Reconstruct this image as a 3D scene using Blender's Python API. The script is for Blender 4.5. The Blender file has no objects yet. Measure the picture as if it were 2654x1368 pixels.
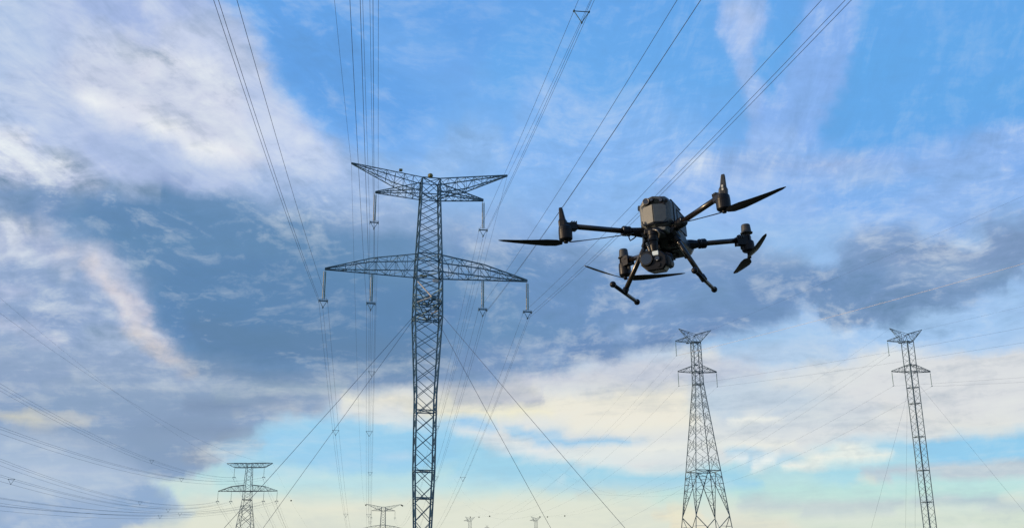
import bpy, bmesh, math, random
import numpy as np
from mathutils import Vector, Matrix
random.seed(7)
R_ = math.radians
scene = bpy.context.scene
col = scene.collection

# ------------------------------------------------------------------ camera
FPX, WPX = 2680.0, 2654.0
PITCH = math.atan(FPX / 8334.0)
ROLL = R_(0.19)
cam_d = bpy.data.cameras.new("camera")
cam = bpy.data.objects.new("camera", cam_d); col.objects.link(cam)
cam_d.sensor_width = 36.0
cam_d.lens = 36.0 * FPX / WPX
cam_d.clip_start = 0.1
cam_d.clip_end = 30000
fwd = Vector((0, math.cos(PITCH), math.sin(PITCH)))
r0 = Vector((1, 0, 0)); u0 = Vector((0, -math.sin(PITCH), math.cos(PITCH)))
rgt = r0 * math.cos(ROLL) - u0 * math.sin(ROLL)
upv = u0 * math.cos(ROLL) + r0 * math.sin(ROLL)
mw = Matrix((rgt, upv, -fwd)).transposed().to_4x4()
mw.translation = (0, 0, 1.7)
cam.matrix_world = mw
scene.camera = cam

# ------------------------------------------------------------------ sun
SUN_EL, SUN_AZ = R_(7), R_(-99)        # azimuth from +Y, negative = left of the camera
sdir = Vector((math.sin(SUN_AZ) * math.cos(SUN_EL), math.cos(SUN_AZ) * math.cos(SUN_EL), math.sin(SUN_EL)))
sun_d = bpy.data.lights.new("sun", 'SUN'); sun_d.energy = 3.6; sun_d.angle = R_(0.6)
sun_d.color = (1.0, 0.74, 0.47)
sun = bpy.data.objects.new("sun", sun_d); col.objects.link(sun)
sun.rotation_euler = (-sdir).to_track_quat('-Z', 'Y').to_euler()
sun.location = sdir * 200 + Vector((0, 0, 100))

scene.render.engine = 'CYCLES'
scene.view_settings.view_transform = 'Standard'
scene.view_settings.look = 'None'
scene.view_settings.exposure = 0
scene.view_settings.gamma = 1
scene.view_settings.use_curve_mapping = False
scene.render.resolution_x = 1024; scene.render.resolution_y = 527
scene.cycles.max_bounces = 4
# cloud map: elevation in degrees, then for the left and the right 42 degrees of azimuth: (position, red, green, blue, relief)
SKY_ROWS = [
 (-4.00, [(0,137,163,203,50),(0.186,137,163,203,50),(0.19,180,187,199,34),(0.195,212,206,196,19),(0.2,223,214,195,16),(0.205,225,215,195,16),(0.524,225,215,195,16),(0.529,225,216,197,16),(0.533,225,221,205,16),(0.538,224,223,210,16),(0.543,224,224,211,16),(1,224,224,211,16)],
  [(0,224,224,211,16),(0.167,224,224,211,16),(0.186,222,220,206,16),(0.576,222,220,206,16),(0.581,222,219,206,16),(0.59,225,216,196,16),(0.595,225,215,195,16),(1,225,215,195,16)]),
 (2.90, [(0,151,174,211,19),(0.176,151,174,211,20),(0.419,151,174,211,25),(0.438,149,173,210,28),(0.448,146,170,208,34),(0.457,146,169,208,35),(0.467,141,166,205,43),(0.481,139,164,204,47),(0.486,140,165,203,48),(0.49,150,171,203,45),(0.495,176,187,204,36),(0.5,194,199,204,29),(0.505,215,214,205,20),(0.51,224,220,205,17),(0.514,229,224,205,16),(0.519,230,225,205,16),(0.538,229,225,207,16),(0.557,225,225,212,16),(1,225,225,212,16)],
  [(0,225,225,212,16),(0.2,224,224,211,16),(0.205,231,223,204,44),(0.224,231,223,204,46),(0.229,231,223,204,46),(0.238,224,224,211,18),(0.243,223,224,211,16),(0.252,222,223,211,17),(0.257,222,221,210,31),(0.267,223,221,209,34),(0.276,220,221,210,33),(0.324,218,222,210,33),(0.352,216,222,211,25),(0.605,213,222,211,26),(0.614,215,220,207,16),(1,208,221,212,16)]),
 (3.30, [(0,151,174,211,19),(0.257,151,174,211,20),(0.433,151,174,211,23),(0.49,150,173,211,26),(0.505,147,171,209,31),(0.514,151,173,208,32),(0.519,167,182,207,31),(0.524,194,201,208,22),(0.533,220,219,207,16),(0.538,226,223,207,16),(0.557,225,225,212,16),(1,225,225,212,16)],
  [(0,225,225,212,16),(0.162,224,225,212,16),(0.2,222,224,212,16),(0.205,231,223,204,46),(0.248,231,223,204,46),(0.252,226,223,208,33),(0.257,223,221,209,34),(0.348,223,220,209,35),(0.362,222,221,209,34),(0.371,216,222,211,28),(0.381,214,222,212,26),(0.605,212,222,212,26),(0.61,211,221,211,24),(0.614,211,220,211,16),(0.838,207,221,213,16),(0.857,199,214,212,19),(0.89,182,198,210,27),(1,181,197,210,27)]),
 (3.70, [(0,154,176,213,17),(0.1,151,174,212,19),(0.386,151,174,211,20),(0.395,170,187,218,20),(0.4,169,186,218,20),(0.41,151,174,211,20),(0.538,151,174,211,24),(0.543,156,177,210,23),(0.552,180,194,212,24),(0.557,192,203,213,21),(0.571,205,212,213,20),(0.581,207,214,213,20),(0.605,224,225,213,16),(0.729,224,225,213,16),(0.738,223,224,212,16),(0.748,224,225,213,16),(1,224,225,213,16)],
  [(0,224,225,213,16),(0.162,224,225,213,16),(0.2,221,224,213,16),(0.205,231,223,204,46),(0.248,230,223,204,45),(0.252,221,223,212,20),(0.257,222,221,210,32),(0.262,223,220,209,35),(0.343,222,221,209,34),(0.367,214,222,212,27),(0.381,214,222,213,26),(0.605,212,222,213,26),(0.61,210,222,212,25),(0.614,208,221,213,16),(0.671,205,221,214,16),(0.733,181,197,210,27),(0.738,181,197,210,27),(0.962,180,197,211,27),(0.967,180,198,211,27),(1,196,221,220,17)]),
 (4.10, [(0,161,180,213,17),(0.152,155,177,213,16),(0.243,153,175,212,18),(0.505,151,174,211,20),(0.514,146,171,209,21),(0.543,145,170,209,22),(0.552,148,172,209,23),(0.557,154,176,210,23),(0.567,170,188,212,23),(0.576,180,195,213,24),(0.59,182,197,213,30),(0.595,184,198,213,36),(0.6,192,205,217,32),(0.605,205,215,219,20),(0.61,222,225,213,15),(0.614,224,225,213,16),(1,224,225,213,16)],
  [(0,224,225,213,16),(0.171,223,225,213,16),(0.176,223,224,212,22),(0.181,230,223,205,43),(0.19,231,223,204,46),(0.224,235,228,206,46),(0.233,231,223,204,46),(0.238,229,223,205,43),(0.243,219,224,215,16),(0.252,219,224,214,17),(0.257,221,222,211,28),(0.262,222,222,211,29),(0.357,215,224,215,16),(0.362,212,221,215,19),(0.367,201,211,214,28),(0.424,200,211,214,28),(0.429,205,215,214,23),(0.467,200,211,214,28),(0.476,211,222,216,17),(0.49,208,220,216,19),(0.519,216,224,215,16),(0.524,211,223,217,16),(0.562,208,221,217,18),(0.571,198,210,214,27),(0.605,197,209,214,27),(0.61,195,208,213,27),(0.619,182,198,210,27),(0.629,181,197,210,27),(0.79,180,197,211,27),(0.838,196,222,221,16),(1,191,223,225,16)]),
 (4.50, [(0,161,180,213,16),(0.2,161,180,213,16),(0.295,158,178,212,18),(0.31,162,181,214,17),(0.424,155,177,212,18),(0.457,152,174,211,21),(0.5,151,174,211,20),(0.51,144,169,208,23),(0.519,142,168,207,25),(0.552,143,169,208,25),(0.562,143,169,208,28),(0.571,149,173,208,29),(0.576,158,179,210,29),(0.581,170,188,211,30),(0.586,185,199,215,25),(0.59,196,210,222,16),(0.595,213,220,216,13),(0.6,219,225,216,13),(0.61,221,225,215,14),(0.614,225,226,213,15),(0.671,223,225,213,16),(0.79,229,227,213,16),(0.852,226,226,213,16),(0.862,224,225,213,16),(1,224,225,213,16)],
  [(0,224,225,213,16),(0.148,223,225,213,16),(0.167,222,225,214,16),(0.181,218,225,216,16),(0.195,218,225,216,16),(0.2,226,224,208,37),(0.229,223,224,210,31),(0.233,217,224,216,16),(0.276,215,224,216,16),(0.281,212,222,216,18),(0.286,202,212,214,26),(0.3,199,210,214,27),(0.419,197,209,214,27),(0.481,194,207,213,27),(0.486,203,219,217,19),(0.49,204,220,218,18),(0.495,193,206,213,27),(0.529,191,206,213,28),(0.543,185,202,212,28),(0.581,183,202,212,28),(0.586,201,212,213,28),(0.6,209,220,215,26),(0.61,207,221,216,25),(0.614,201,218,216,23),(0.619,190,212,217,21),(0.648,197,222,221,16),(0.914,189,223,227,16),(0.976,186,222,228,16),(0.981,186,221,228,17),(1,189,208,219,24)]),
 (4.90, [(0,161,180,213,16),(0.295,161,180,213,16),(0.31,170,188,217,14),(0.438,169,187,216,14),(0.49,165,183,214,16),(0.495,163,182,214,16),(0.5,157,178,212,18),(0.51,154,176,211,19),(0.524,145,170,208,24),(0.538,143,169,208,28),(0.562,143,169,208,29),(0.567,145,171,208,27),(0.571,153,177,210,22),(0.576,170,192,220,15),(0.581,179,199,223,12),(0.586,203,218,219,12),(0.59,211,224,218,12),(0.614,215,224,218,14),(0.643,216,224,218,16),(0.648,217,225,217,16),(0.652,223,226,215,16),(0.714,223,226,215,16),(0.724,216,224,217,16),(0.767,217,225,217,16),(0.819,221,225,215,16),(1,222,225,214,16)],
  [(0,222,225,214,16),(0.09,221,225,214,16),(0.119,219,225,215,16),(0.176,212,224,218,16),(0.181,210,224,218,16),(0.186,205,224,219,20),(0.19,204,224,219,21),(0.2,205,224,219,19),(0.243,203,223,219,20),(0.252,206,223,219,16),(0.286,204,223,219,17),(0.29,199,219,218,20),(0.295,191,210,215,26),(0.381,196,223,220,21),(0.476,191,223,221,23),(0.51,197,224,220,23),(0.514,196,224,220,23),(0.524,190,223,222,23),(0.61,189,223,223,23),(0.619,192,223,224,16),(0.762,189,223,227,16),(0.838,186,222,228,16),(0.876,190,202,215,27),(1,189,202,216,27)]),
 (5.30, [(0,161,180,213,16),(0.29,161,180,213,16),(0.295,161,181,213,16),(0.305,169,187,216,14),(0.31,170,188,217,14),(0.49,170,188,217,14),(0.519,161,181,214,17),(0.529,146,171,209,20),(0.548,144,169,208,26),(0.552,145,170,208,26),(0.557,156,180,210,21),(0.562,163,186,212,15),(0.571,176,198,224,12),(0.576,196,219,223,12),(0.581,204,223,221,12),(0.586,205,223,221,12),(0.59,200,222,222,12),(0.614,204,223,222,13),(0.633,199,223,224,16),(0.686,202,223,224,16),(0.7,201,224,224,16),(0.886,205,224,223,16),(0.929,206,224,222,16),(0.943,209,224,221,16),(0.976,209,224,221,16),(0.99,212,224,219,16),(1,211,224,220,16)],
  [(0,211,224,220,16),(0.081,206,223,221,16),(0.086,207,217,214,16),(0.09,207,217,213,16),(0.11,206,218,215,16),(0.119,204,220,218,16),(0.133,203,219,217,16),(0.138,201,222,222,16),(0.143,201,222,222,16),(0.181,198,222,223,16),(0.19,192,222,223,23),(0.271,189,221,225,23),(0.29,188,222,223,23),(0.3,183,219,225,23),(0.314,181,219,225,23),(0.319,183,220,225,23),(0.324,189,222,223,23),(0.329,190,223,222,23),(0.438,188,223,223,23),(0.571,188,223,226,16),(0.581,187,223,225,20),(0.619,188,223,227,16),(0.724,185,221,229,16),(0.767,190,202,216,27),(0.962,188,201,216,27),(0.967,187,202,218,26),(0.99,170,212,234,16),(1,163,209,236,16)]),
 (5.70, [(0,161,180,213,16),(0.29,161,180,213,16),(0.295,162,181,213,16),(0.305,170,187,217,14),(0.31,170,188,217,14),(0.5,170,188,217,14),(0.514,165,184,215,15),(0.529,150,173,209,19),(0.538,146,171,208,19),(0.543,165,186,212,20),(0.548,182,202,220,18),(0.552,180,201,223,11),(0.557,192,211,221,11),(0.562,196,214,220,11),(0.571,200,218,221,12),(0.605,206,225,225,12),(0.619,206,226,226,13),(0.624,199,225,227,14),(0.629,188,222,228,15),(0.633,188,223,228,15),(0.748,189,221,231,16),(0.933,189,221,230,16),(1,190,220,229,16)],
  [(0,190,220,229,16),(0.033,189,219,230,16),(0.043,184,217,231,16),(0.152,180,216,233,16),(0.167,176,214,234,16),(0.271,176,214,234,16),(0.276,175,214,234,16),(0.286,163,210,234,16),(0.31,162,209,234,16),(0.314,162,209,234,16),(0.319,170,213,232,16),(0.324,185,221,228,16),(0.329,188,222,227,16),(0.371,188,222,227,16),(0.395,182,220,229,16),(0.405,176,217,231,16),(0.429,174,217,232,16),(0.438,197,219,223,16),(0.443,203,219,220,16),(0.448,209,216,214,23),(0.452,198,208,215,24),(0.457,189,206,218,25),(0.471,188,202,216,27),(0.476,182,215,227,19),(0.481,182,218,228,17),(0.543,190,202,215,27),(0.843,188,201,216,27),(0.876,169,212,235,16),(0.905,150,203,239,16),(0.933,147,202,239,16),(1,146,201,239,16)]),
 (6.10, [(0,161,180,213,16),(0.29,161,180,213,16),(0.305,170,187,217,14),(0.481,170,187,217,14),(0.5,167,185,215,14),(0.529,158,177,209,14),(0.533,155,175,207,15),(0.543,146,170,203,21),(0.552,138,161,198,26),(0.571,137,160,197,26),(0.586,138,162,199,29),(0.59,160,181,206,30),(0.595,177,193,212,26),(0.6,177,203,219,14),(0.605,179,212,225,11),(0.629,185,220,228,14),(0.671,186,220,232,16),(0.719,184,218,233,16),(0.748,186,220,232,16),(0.914,187,220,231,16),(0.919,187,220,231,16),(0.929,180,216,233,16),(0.943,177,215,233,16),(0.971,176,215,234,16),(1,172,213,234,16)],
  [(0,172,213,234,16),(0.057,172,213,234,16),(0.062,187,218,235,16),(0.067,184,217,235,16),(0.071,173,213,234,16),(0.076,166,211,234,16),(0.286,161,209,234,16),(0.3,165,211,234,16),(0.314,180,218,230,16),(0.324,183,219,229,16),(0.376,183,219,230,16),(0.381,182,219,230,16),(0.39,174,216,232,16),(0.4,169,214,233,16),(0.433,168,214,233,16),(0.438,173,211,229,19),(0.443,187,201,216,27),(0.452,185,203,219,26),(0.457,187,201,216,27),(0.519,189,202,216,27),(0.662,188,201,216,27),(0.705,171,213,234,16),(0.738,154,205,238,16),(0.743,153,205,238,16),(0.748,168,212,235,16),(0.781,150,203,239,16),(0.814,147,202,239,16),(1,148,202,239,16)]),
 (6.50, [(0,158,177,210,18),(0.062,161,180,212,16),(0.29,161,180,213,16),(0.367,166,184,215,15),(0.381,169,187,216,14),(0.452,169,187,216,14),(0.524,152,171,204,13),(0.543,136,158,194,22),(0.586,135,158,194,22),(0.595,136,158,195,25),(0.6,142,161,193,26),(0.605,150,171,202,24),(0.61,173,192,212,16),(0.614,177,201,218,10),(0.619,173,207,224,10),(0.629,179,214,226,12),(0.633,178,215,228,13),(0.648,173,213,233,15),(0.748,175,214,235,16),(0.762,171,212,236,16),(0.771,164,209,237,16),(0.781,160,207,238,16),(0.795,160,207,238,16),(0.871,164,209,236,16),(0.881,174,214,233,16),(0.886,174,214,233,16),(0.9,180,217,231,16),(0.914,181,217,230,16),(0.919,180,217,230,16),(0.929,162,209,234,16),(1,160,208,235,16)],
  [(0,160,208,235,16),(0.076,160,208,235,16),(0.095,179,215,236,16),(0.1,162,209,235,16),(0.119,164,210,234,16),(0.152,205,223,233,17),(0.167,212,225,232,21),(0.224,205,219,228,26),(0.252,181,216,231,17),(0.281,178,216,232,16),(0.295,185,216,231,18),(0.31,178,214,234,18),(0.314,227,235,240,20),(0.319,233,238,240,23),(0.329,193,219,231,18),(0.338,180,217,231,16),(0.348,231,236,235,28),(0.352,239,239,235,36),(0.381,226,233,232,33),(0.414,198,223,232,24),(0.462,186,219,233,17),(0.476,173,215,233,16),(0.5,174,215,233,16),(0.529,148,202,239,16),(0.567,147,202,239,16),(0.581,155,204,237,16),(0.59,147,202,239,16),(0.905,148,202,239,16),(0.971,161,204,237,16),(0.995,211,218,228,30),(1,213,219,227,31)]),
 (6.90, [(0,138,162,200,26),(0.09,156,176,210,19),(0.119,159,179,211,17),(0.367,161,180,213,16),(0.386,163,182,213,16),(0.429,162,181,213,16),(0.452,161,180,211,14),(0.495,153,172,204,11),(0.529,137,159,194,18),(0.548,134,156,191,19),(0.581,135,156,191,21),(0.59,141,157,186,38),(0.605,143,158,185,38),(0.61,143,158,185,37),(0.619,143,161,192,26),(0.624,146,168,198,21),(0.629,159,183,210,21),(0.633,167,195,222,22),(0.638,161,196,226,21),(0.643,160,200,230,16),(0.652,164,206,233,14),(0.662,165,208,235,15),(0.7,167,210,236,16),(0.729,157,205,239,16),(0.743,155,204,239,16),(0.843,155,204,239,16),(0.886,152,204,239,16),(0.9,154,205,238,16),(0.919,172,213,233,16),(0.929,160,208,235,16),(1,159,208,235,16)],
  [(0,159,208,235,16),(0.057,164,209,235,16),(0.071,174,212,234,18),(0.1,210,224,233,28),(0.129,219,227,233,36),(0.162,218,221,227,33),(0.276,211,219,227,30),(0.286,221,231,239,31),(0.3,224,232,240,33),(0.305,214,227,238,33),(0.31,185,212,234,33),(0.314,188,214,234,33),(0.324,233,238,241,33),(0.329,235,239,241,33),(0.333,227,235,240,32),(0.338,195,218,235,30),(0.343,184,213,234,28),(0.352,184,214,233,22),(0.362,196,220,232,21),(0.376,229,235,232,34),(0.386,238,238,233,37),(0.395,232,235,232,37),(0.471,228,234,232,35),(0.481,171,213,235,16),(0.5,168,211,235,16),(0.505,149,203,239,16),(0.51,147,202,239,16),(0.833,149,202,239,16),(0.876,162,205,237,16),(0.905,213,219,227,31),(1,220,221,226,33)]),
 (7.30, [(0,138,160,197,21),(0.095,138,162,200,26),(0.238,159,179,211,17),(0.371,161,180,212,16),(0.386,171,188,216,16),(0.467,158,175,205,11),(0.514,136,158,193,19),(0.524,141,161,196,19),(0.533,134,156,191,19),(0.581,133,155,190,19),(0.595,140,156,185,36),(0.61,143,158,185,38),(0.614,144,161,189,38),(0.629,150,181,212,39),(0.643,155,185,216,39),(0.657,154,187,219,32),(0.662,153,191,224,28),(0.671,162,200,229,16),(0.681,161,206,236,15),(0.695,157,205,239,16),(0.71,155,204,239,16),(0.824,155,204,239,16),(0.833,166,207,239,16),(0.857,177,211,239,16),(0.862,175,211,239,16),(0.867,166,208,239,16),(0.871,152,204,239,16),(0.876,151,204,239,16),(0.914,151,204,239,16),(0.938,158,207,235,16),(1,161,208,235,16)],
  [(0,161,208,235,16),(0.038,204,220,233,31),(0.057,219,227,233,37),(0.09,224,229,232,34),(0.267,219,221,226,33),(0.271,215,220,227,33),(0.276,195,215,232,33),(0.281,186,213,234,33),(0.319,189,213,233,33),(0.338,225,230,235,33),(0.343,209,219,229,33),(0.362,217,220,226,33),(0.395,200,221,233,24),(0.41,212,227,233,29),(0.419,230,234,232,32),(0.429,232,235,232,34),(0.452,210,226,234,22),(0.462,177,214,236,18),(0.471,166,210,237,16),(0.495,165,209,237,16),(0.505,148,202,239,16),(0.533,146,201,239,16),(0.667,147,202,239,16),(0.7,152,203,239,16),(0.71,160,205,238,16),(0.714,152,203,239,16),(0.733,155,203,238,16),(0.767,200,215,230,24),(0.8,217,220,226,32),(0.924,220,221,225,33),(1,219,219,225,26)]),
 (7.70, [(0,143,163,199,25),(0.09,138,160,197,21),(0.171,137,161,198,25),(0.181,144,164,199,25),(0.2,138,162,199,26),(0.229,141,164,201,26),(0.357,158,178,211,18),(0.419,160,177,206,13),(0.524,134,156,191,19),(0.586,136,157,191,19),(0.595,134,155,190,19),(0.6,134,155,189,21),(0.605,138,156,187,31),(0.61,141,159,188,36),(0.619,148,173,203,38),(0.624,149,176,206,38),(0.633,150,180,211,38),(0.657,152,183,214,41),(0.667,156,187,217,42),(0.676,154,190,222,33),(0.681,159,193,222,28),(0.686,158,201,234,17),(0.69,154,204,239,16),(0.843,154,204,239,16),(0.862,150,203,239,16),(0.919,150,203,239,16),(0.933,157,207,236,16),(0.962,159,207,236,16),(0.971,169,210,235,17),(0.995,204,220,234,31),(1,207,221,234,33)],
  [(0,207,221,234,33),(0.019,222,227,234,38),(0.038,225,228,234,39),(0.057,219,224,230,37),(0.09,217,222,227,33),(0.129,222,226,229,31),(0.167,233,232,230,31),(0.233,231,231,229,31),(0.243,227,228,228,31),(0.267,228,229,228,31),(0.271,225,228,229,31),(0.286,230,230,229,32),(0.338,232,231,229,33),(0.362,229,229,228,33),(0.367,221,222,227,33),(0.371,218,220,226,33),(0.405,215,220,227,32),(0.433,195,215,232,23),(0.524,216,220,226,32),(0.533,210,218,227,28),(0.548,209,218,227,27),(0.552,196,214,230,23),(0.567,208,217,227,25),(0.6,209,218,226,18),(0.605,203,216,228,18),(0.61,203,216,228,18),(0.619,190,213,232,17),(0.624,188,213,233,17),(0.71,219,220,226,33),(0.829,220,221,226,33),(1,218,218,225,24)]),
 (8.10, [(0,143,163,199,25),(0.114,143,163,198,25),(0.186,138,160,196,20),(0.219,173,181,197,21),(0.252,175,182,197,23),(0.267,163,175,198,24),(0.271,177,184,198,24),(0.276,180,185,198,24),(0.286,177,184,198,25),(0.319,149,168,199,26),(0.357,141,164,201,26),(0.371,143,166,202,25),(0.386,159,174,201,21),(0.4,151,169,199,19),(0.405,164,176,199,19),(0.41,164,176,198,19),(0.429,155,170,197,19),(0.443,139,161,196,19),(0.533,134,155,190,17),(0.61,137,157,191,18),(0.624,141,158,187,34),(0.643,143,163,193,36),(0.657,150,174,202,38),(0.671,160,197,227,14),(0.686,154,203,239,15),(0.919,150,203,239,16),(0.943,166,209,237,16),(0.957,203,220,234,31),(0.962,208,221,234,34),(0.986,224,228,234,38),(1,224,228,233,38)],
  [(0,224,228,233,38),(0.019,215,221,229,36),(0.024,202,216,231,35),(0.029,181,209,235,35),(0.038,166,203,236,34),(0.057,163,202,236,33),(0.105,163,202,236,33),(0.138,169,204,235,33),(0.152,180,208,234,33),(0.157,203,216,230,33),(0.171,209,218,229,32),(0.176,218,222,227,32),(0.186,222,223,226,32),(0.248,218,220,226,33),(0.252,221,224,227,33),(0.267,221,223,227,33),(0.338,216,219,226,33),(0.495,219,220,226,33),(0.552,221,221,223,33),(0.605,221,221,223,32),(0.629,219,220,226,33),(0.748,219,220,225,30),(0.857,218,218,225,25),(1,218,218,225,24)]),
 (8.50, [(0,143,163,199,25),(0.171,143,163,199,25),(0.271,137,160,196,20),(0.3,145,164,196,20),(0.305,152,168,196,20),(0.31,174,181,196,20),(0.371,183,187,197,22),(0.381,196,196,194,21),(0.414,190,192,194,19),(0.424,178,184,196,19),(0.462,177,183,196,19),(0.467,171,179,196,19),(0.476,137,160,196,19),(0.562,130,151,185,17),(0.633,132,151,185,18),(0.648,142,161,192,21),(0.662,142,165,198,27),(0.671,157,193,223,13),(0.686,159,203,235,15),(0.7,153,203,238,16),(0.781,151,203,239,16),(0.914,155,204,238,16),(0.919,157,205,238,16),(0.929,196,217,235,28),(0.933,206,220,234,33),(0.943,212,222,233,36),(0.967,210,219,231,35),(0.976,218,221,227,34),(0.986,217,220,226,34),(0.995,169,204,235,33),(1,168,204,235,33)],
  [(0,168,204,235,33),(0.005,163,202,236,33),(0.029,164,202,236,33),(0.038,179,207,233,33),(0.062,183,208,233,33),(0.071,215,219,226,33),(0.105,219,221,225,31),(0.133,226,224,223,29),(0.167,226,224,223,28),(0.186,229,226,222,25),(0.257,218,220,226,33),(0.286,210,216,225,33),(0.319,211,216,225,33),(0.333,207,213,224,32),(0.348,209,214,224,32),(0.424,209,214,224,32),(0.457,218,220,226,33),(0.519,221,220,223,26),(0.643,218,219,225,26),(1,218,218,225,24)]),
 (8.90, [(0,143,163,199,25),(0.362,137,160,196,19),(0.381,142,162,196,19),(0.39,169,178,195,19),(0.4,179,185,195,19),(0.424,163,174,196,19),(0.448,172,180,196,19),(0.457,158,171,196,19),(0.471,163,174,196,19),(0.481,137,159,196,19),(0.6,134,154,188,17),(0.667,137,160,197,28),(0.676,143,170,205,27),(0.686,163,197,226,12),(0.7,166,202,232,14),(0.738,151,203,239,16),(0.81,158,206,239,16),(0.829,170,209,238,16),(0.838,187,215,236,16),(0.871,203,220,235,16),(0.881,197,217,234,16),(0.89,170,207,236,16),(0.914,168,207,236,16),(0.929,182,210,235,21),(0.933,163,202,237,28),(0.967,158,200,238,33),(0.971,162,201,237,33),(0.976,193,211,231,33),(0.981,210,217,228,33),(0.986,175,206,234,33),(1,165,203,235,33)],
  [(0,165,203,235,33),(0.005,169,204,235,33),(0.01,186,209,232,33),(0.014,195,212,230,33),(0.019,215,219,227,33),(0.029,218,220,226,33),(0.057,220,221,225,32),(0.09,232,228,221,24),(0.129,236,230,220,24),(0.186,236,230,220,23),(0.224,234,229,220,23),(0.238,231,227,221,23),(0.252,219,221,225,32),(0.271,207,214,226,33),(0.276,207,215,227,33),(0.281,222,225,230,33),(0.286,228,229,231,33),(0.3,233,233,232,33),(0.329,232,232,231,32),(0.338,227,228,230,32),(0.357,205,212,224,32),(0.376,207,213,223,32),(0.443,208,213,223,30),(0.476,219,219,224,26),(0.5,221,220,223,24),(0.586,218,218,225,24),(1,218,218,225,24)]),
 (9.10, [(0,143,163,199,25),(0.262,143,163,199,25),(0.376,137,159,196,19),(0.414,143,163,196,19),(0.424,137,160,196,19),(0.452,141,162,196,19),(0.59,134,155,190,17),(0.633,140,160,193,17),(0.643,160,174,198,17),(0.662,139,160,195,24),(0.671,137,160,196,27),(0.676,138,161,198,29),(0.686,160,182,210,22),(0.705,164,197,227,15),(0.729,165,204,234,15),(0.762,152,203,239,16),(0.79,160,205,238,16),(0.8,177,209,235,19),(0.81,179,210,235,19),(0.819,202,217,231,24),(0.838,217,224,231,28),(0.852,213,222,231,25),(0.886,185,210,234,16),(0.895,187,213,231,16),(0.905,174,208,235,16),(0.924,174,208,235,16),(0.933,158,200,238,31),(0.962,159,200,238,33),(0.971,180,207,234,33),(0.976,209,217,228,33),(1,211,218,227,33)],
  [(0,211,218,227,33),(0.005,213,218,227,33),(0.01,218,220,226,33),(0.048,220,221,225,32),(0.081,235,229,220,24),(0.133,237,230,220,24),(0.219,237,230,220,24),(0.233,235,229,219,20),(0.243,229,226,221,23),(0.252,216,219,225,31),(0.267,202,212,226,33),(0.276,197,209,227,33),(0.281,196,209,227,33),(0.295,197,209,225,32),(0.3,200,210,225,32),(0.31,217,221,228,32),(0.314,217,221,228,32),(0.333,200,209,224,32),(0.338,198,208,224,32),(0.357,200,209,224,32),(0.381,207,213,223,32),(0.452,208,212,223,28),(0.462,210,214,224,27),(0.476,219,219,223,25),(0.486,221,220,223,24),(0.548,218,218,225,24),(1,218,218,225,24)]),
 (9.68, [(0,143,163,199,25),(0.367,143,163,199,25),(0.433,138,160,195,19),(0.571,138,159,193,16),(0.581,130,150,184,16),(0.619,127,147,181,16),(0.643,129,149,183,17),(0.657,133,153,186,20),(0.676,149,165,194,22),(0.705,161,174,199,26),(0.714,170,181,202,28),(0.724,161,175,201,32),(0.729,148,167,199,33),(0.733,143,164,199,33),(0.738,148,167,199,34),(0.743,158,173,200,31),(0.748,163,178,203,28),(0.752,164,184,211,25),(0.762,178,204,229,16),(0.771,205,214,227,26),(0.776,213,217,226,30),(0.781,216,219,226,32),(0.814,221,222,224,33),(0.829,218,220,225,33),(0.852,218,220,225,33),(0.867,230,226,218,33),(0.886,235,230,219,33),(0.895,239,233,215,33),(0.933,239,233,216,33),(0.99,237,231,212,33),(1,239,232,211,33)],
  [(0,239,232,211,33),(0.033,239,232,211,33),(0.052,239,232,216,21),(0.067,237,230,220,24),(0.224,237,230,220,24),(0.229,235,230,220,23),(0.233,230,227,220,22),(0.238,219,221,222,21),(0.243,208,215,224,24),(0.248,199,210,226,29),(0.252,196,209,226,32),(0.262,194,208,227,33),(0.31,194,206,224,32),(0.376,195,207,224,32),(0.405,206,212,223,31),(0.433,208,212,223,27),(0.476,220,219,224,24),(0.519,218,218,225,24),(1,217,218,225,24)]),
 (10.26, [(0,144,164,199,27),(0.4,143,163,199,25),(0.41,149,168,200,25),(0.424,151,169,201,25),(0.452,145,165,198,25),(0.6,138,159,193,16),(0.61,141,161,194,16),(0.614,151,169,195,16),(0.619,152,170,195,16),(0.681,133,153,187,21),(0.71,134,154,189,22),(0.719,139,159,192,22),(0.743,138,159,193,25),(0.771,191,197,212,28),(0.776,217,217,218,29),(0.781,227,226,221,30),(0.79,234,231,223,32),(0.8,226,224,219,33),(0.81,224,223,221,33),(0.833,232,226,217,33),(0.876,232,227,217,33),(0.881,231,226,218,33),(0.886,225,223,222,33),(0.895,227,224,214,34),(0.9,222,219,212,35),(0.919,224,221,212,35),(0.924,206,205,208,38),(0.929,197,198,207,39),(0.952,199,200,207,39),(0.962,195,196,208,39),(1,192,194,207,39)],
  [(0,192,194,207,39),(0.038,193,194,207,39),(0.043,207,206,212,33),(0.048,232,227,220,22),(0.052,234,229,220,21),(0.067,236,230,220,24),(0.214,237,230,219,22),(0.224,236,230,219,21),(0.229,232,227,220,20),(0.238,209,215,223,22),(0.243,200,211,225,26),(0.248,196,209,226,30),(0.257,194,208,227,33),(0.357,196,207,224,32),(0.414,213,216,224,32),(0.433,217,218,225,25),(0.443,218,218,225,24),(0.929,217,218,226,24),(0.948,216,218,226,25),(0.962,210,215,228,24),(0.99,181,204,236,17),(1,175,201,238,16)]),
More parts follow.
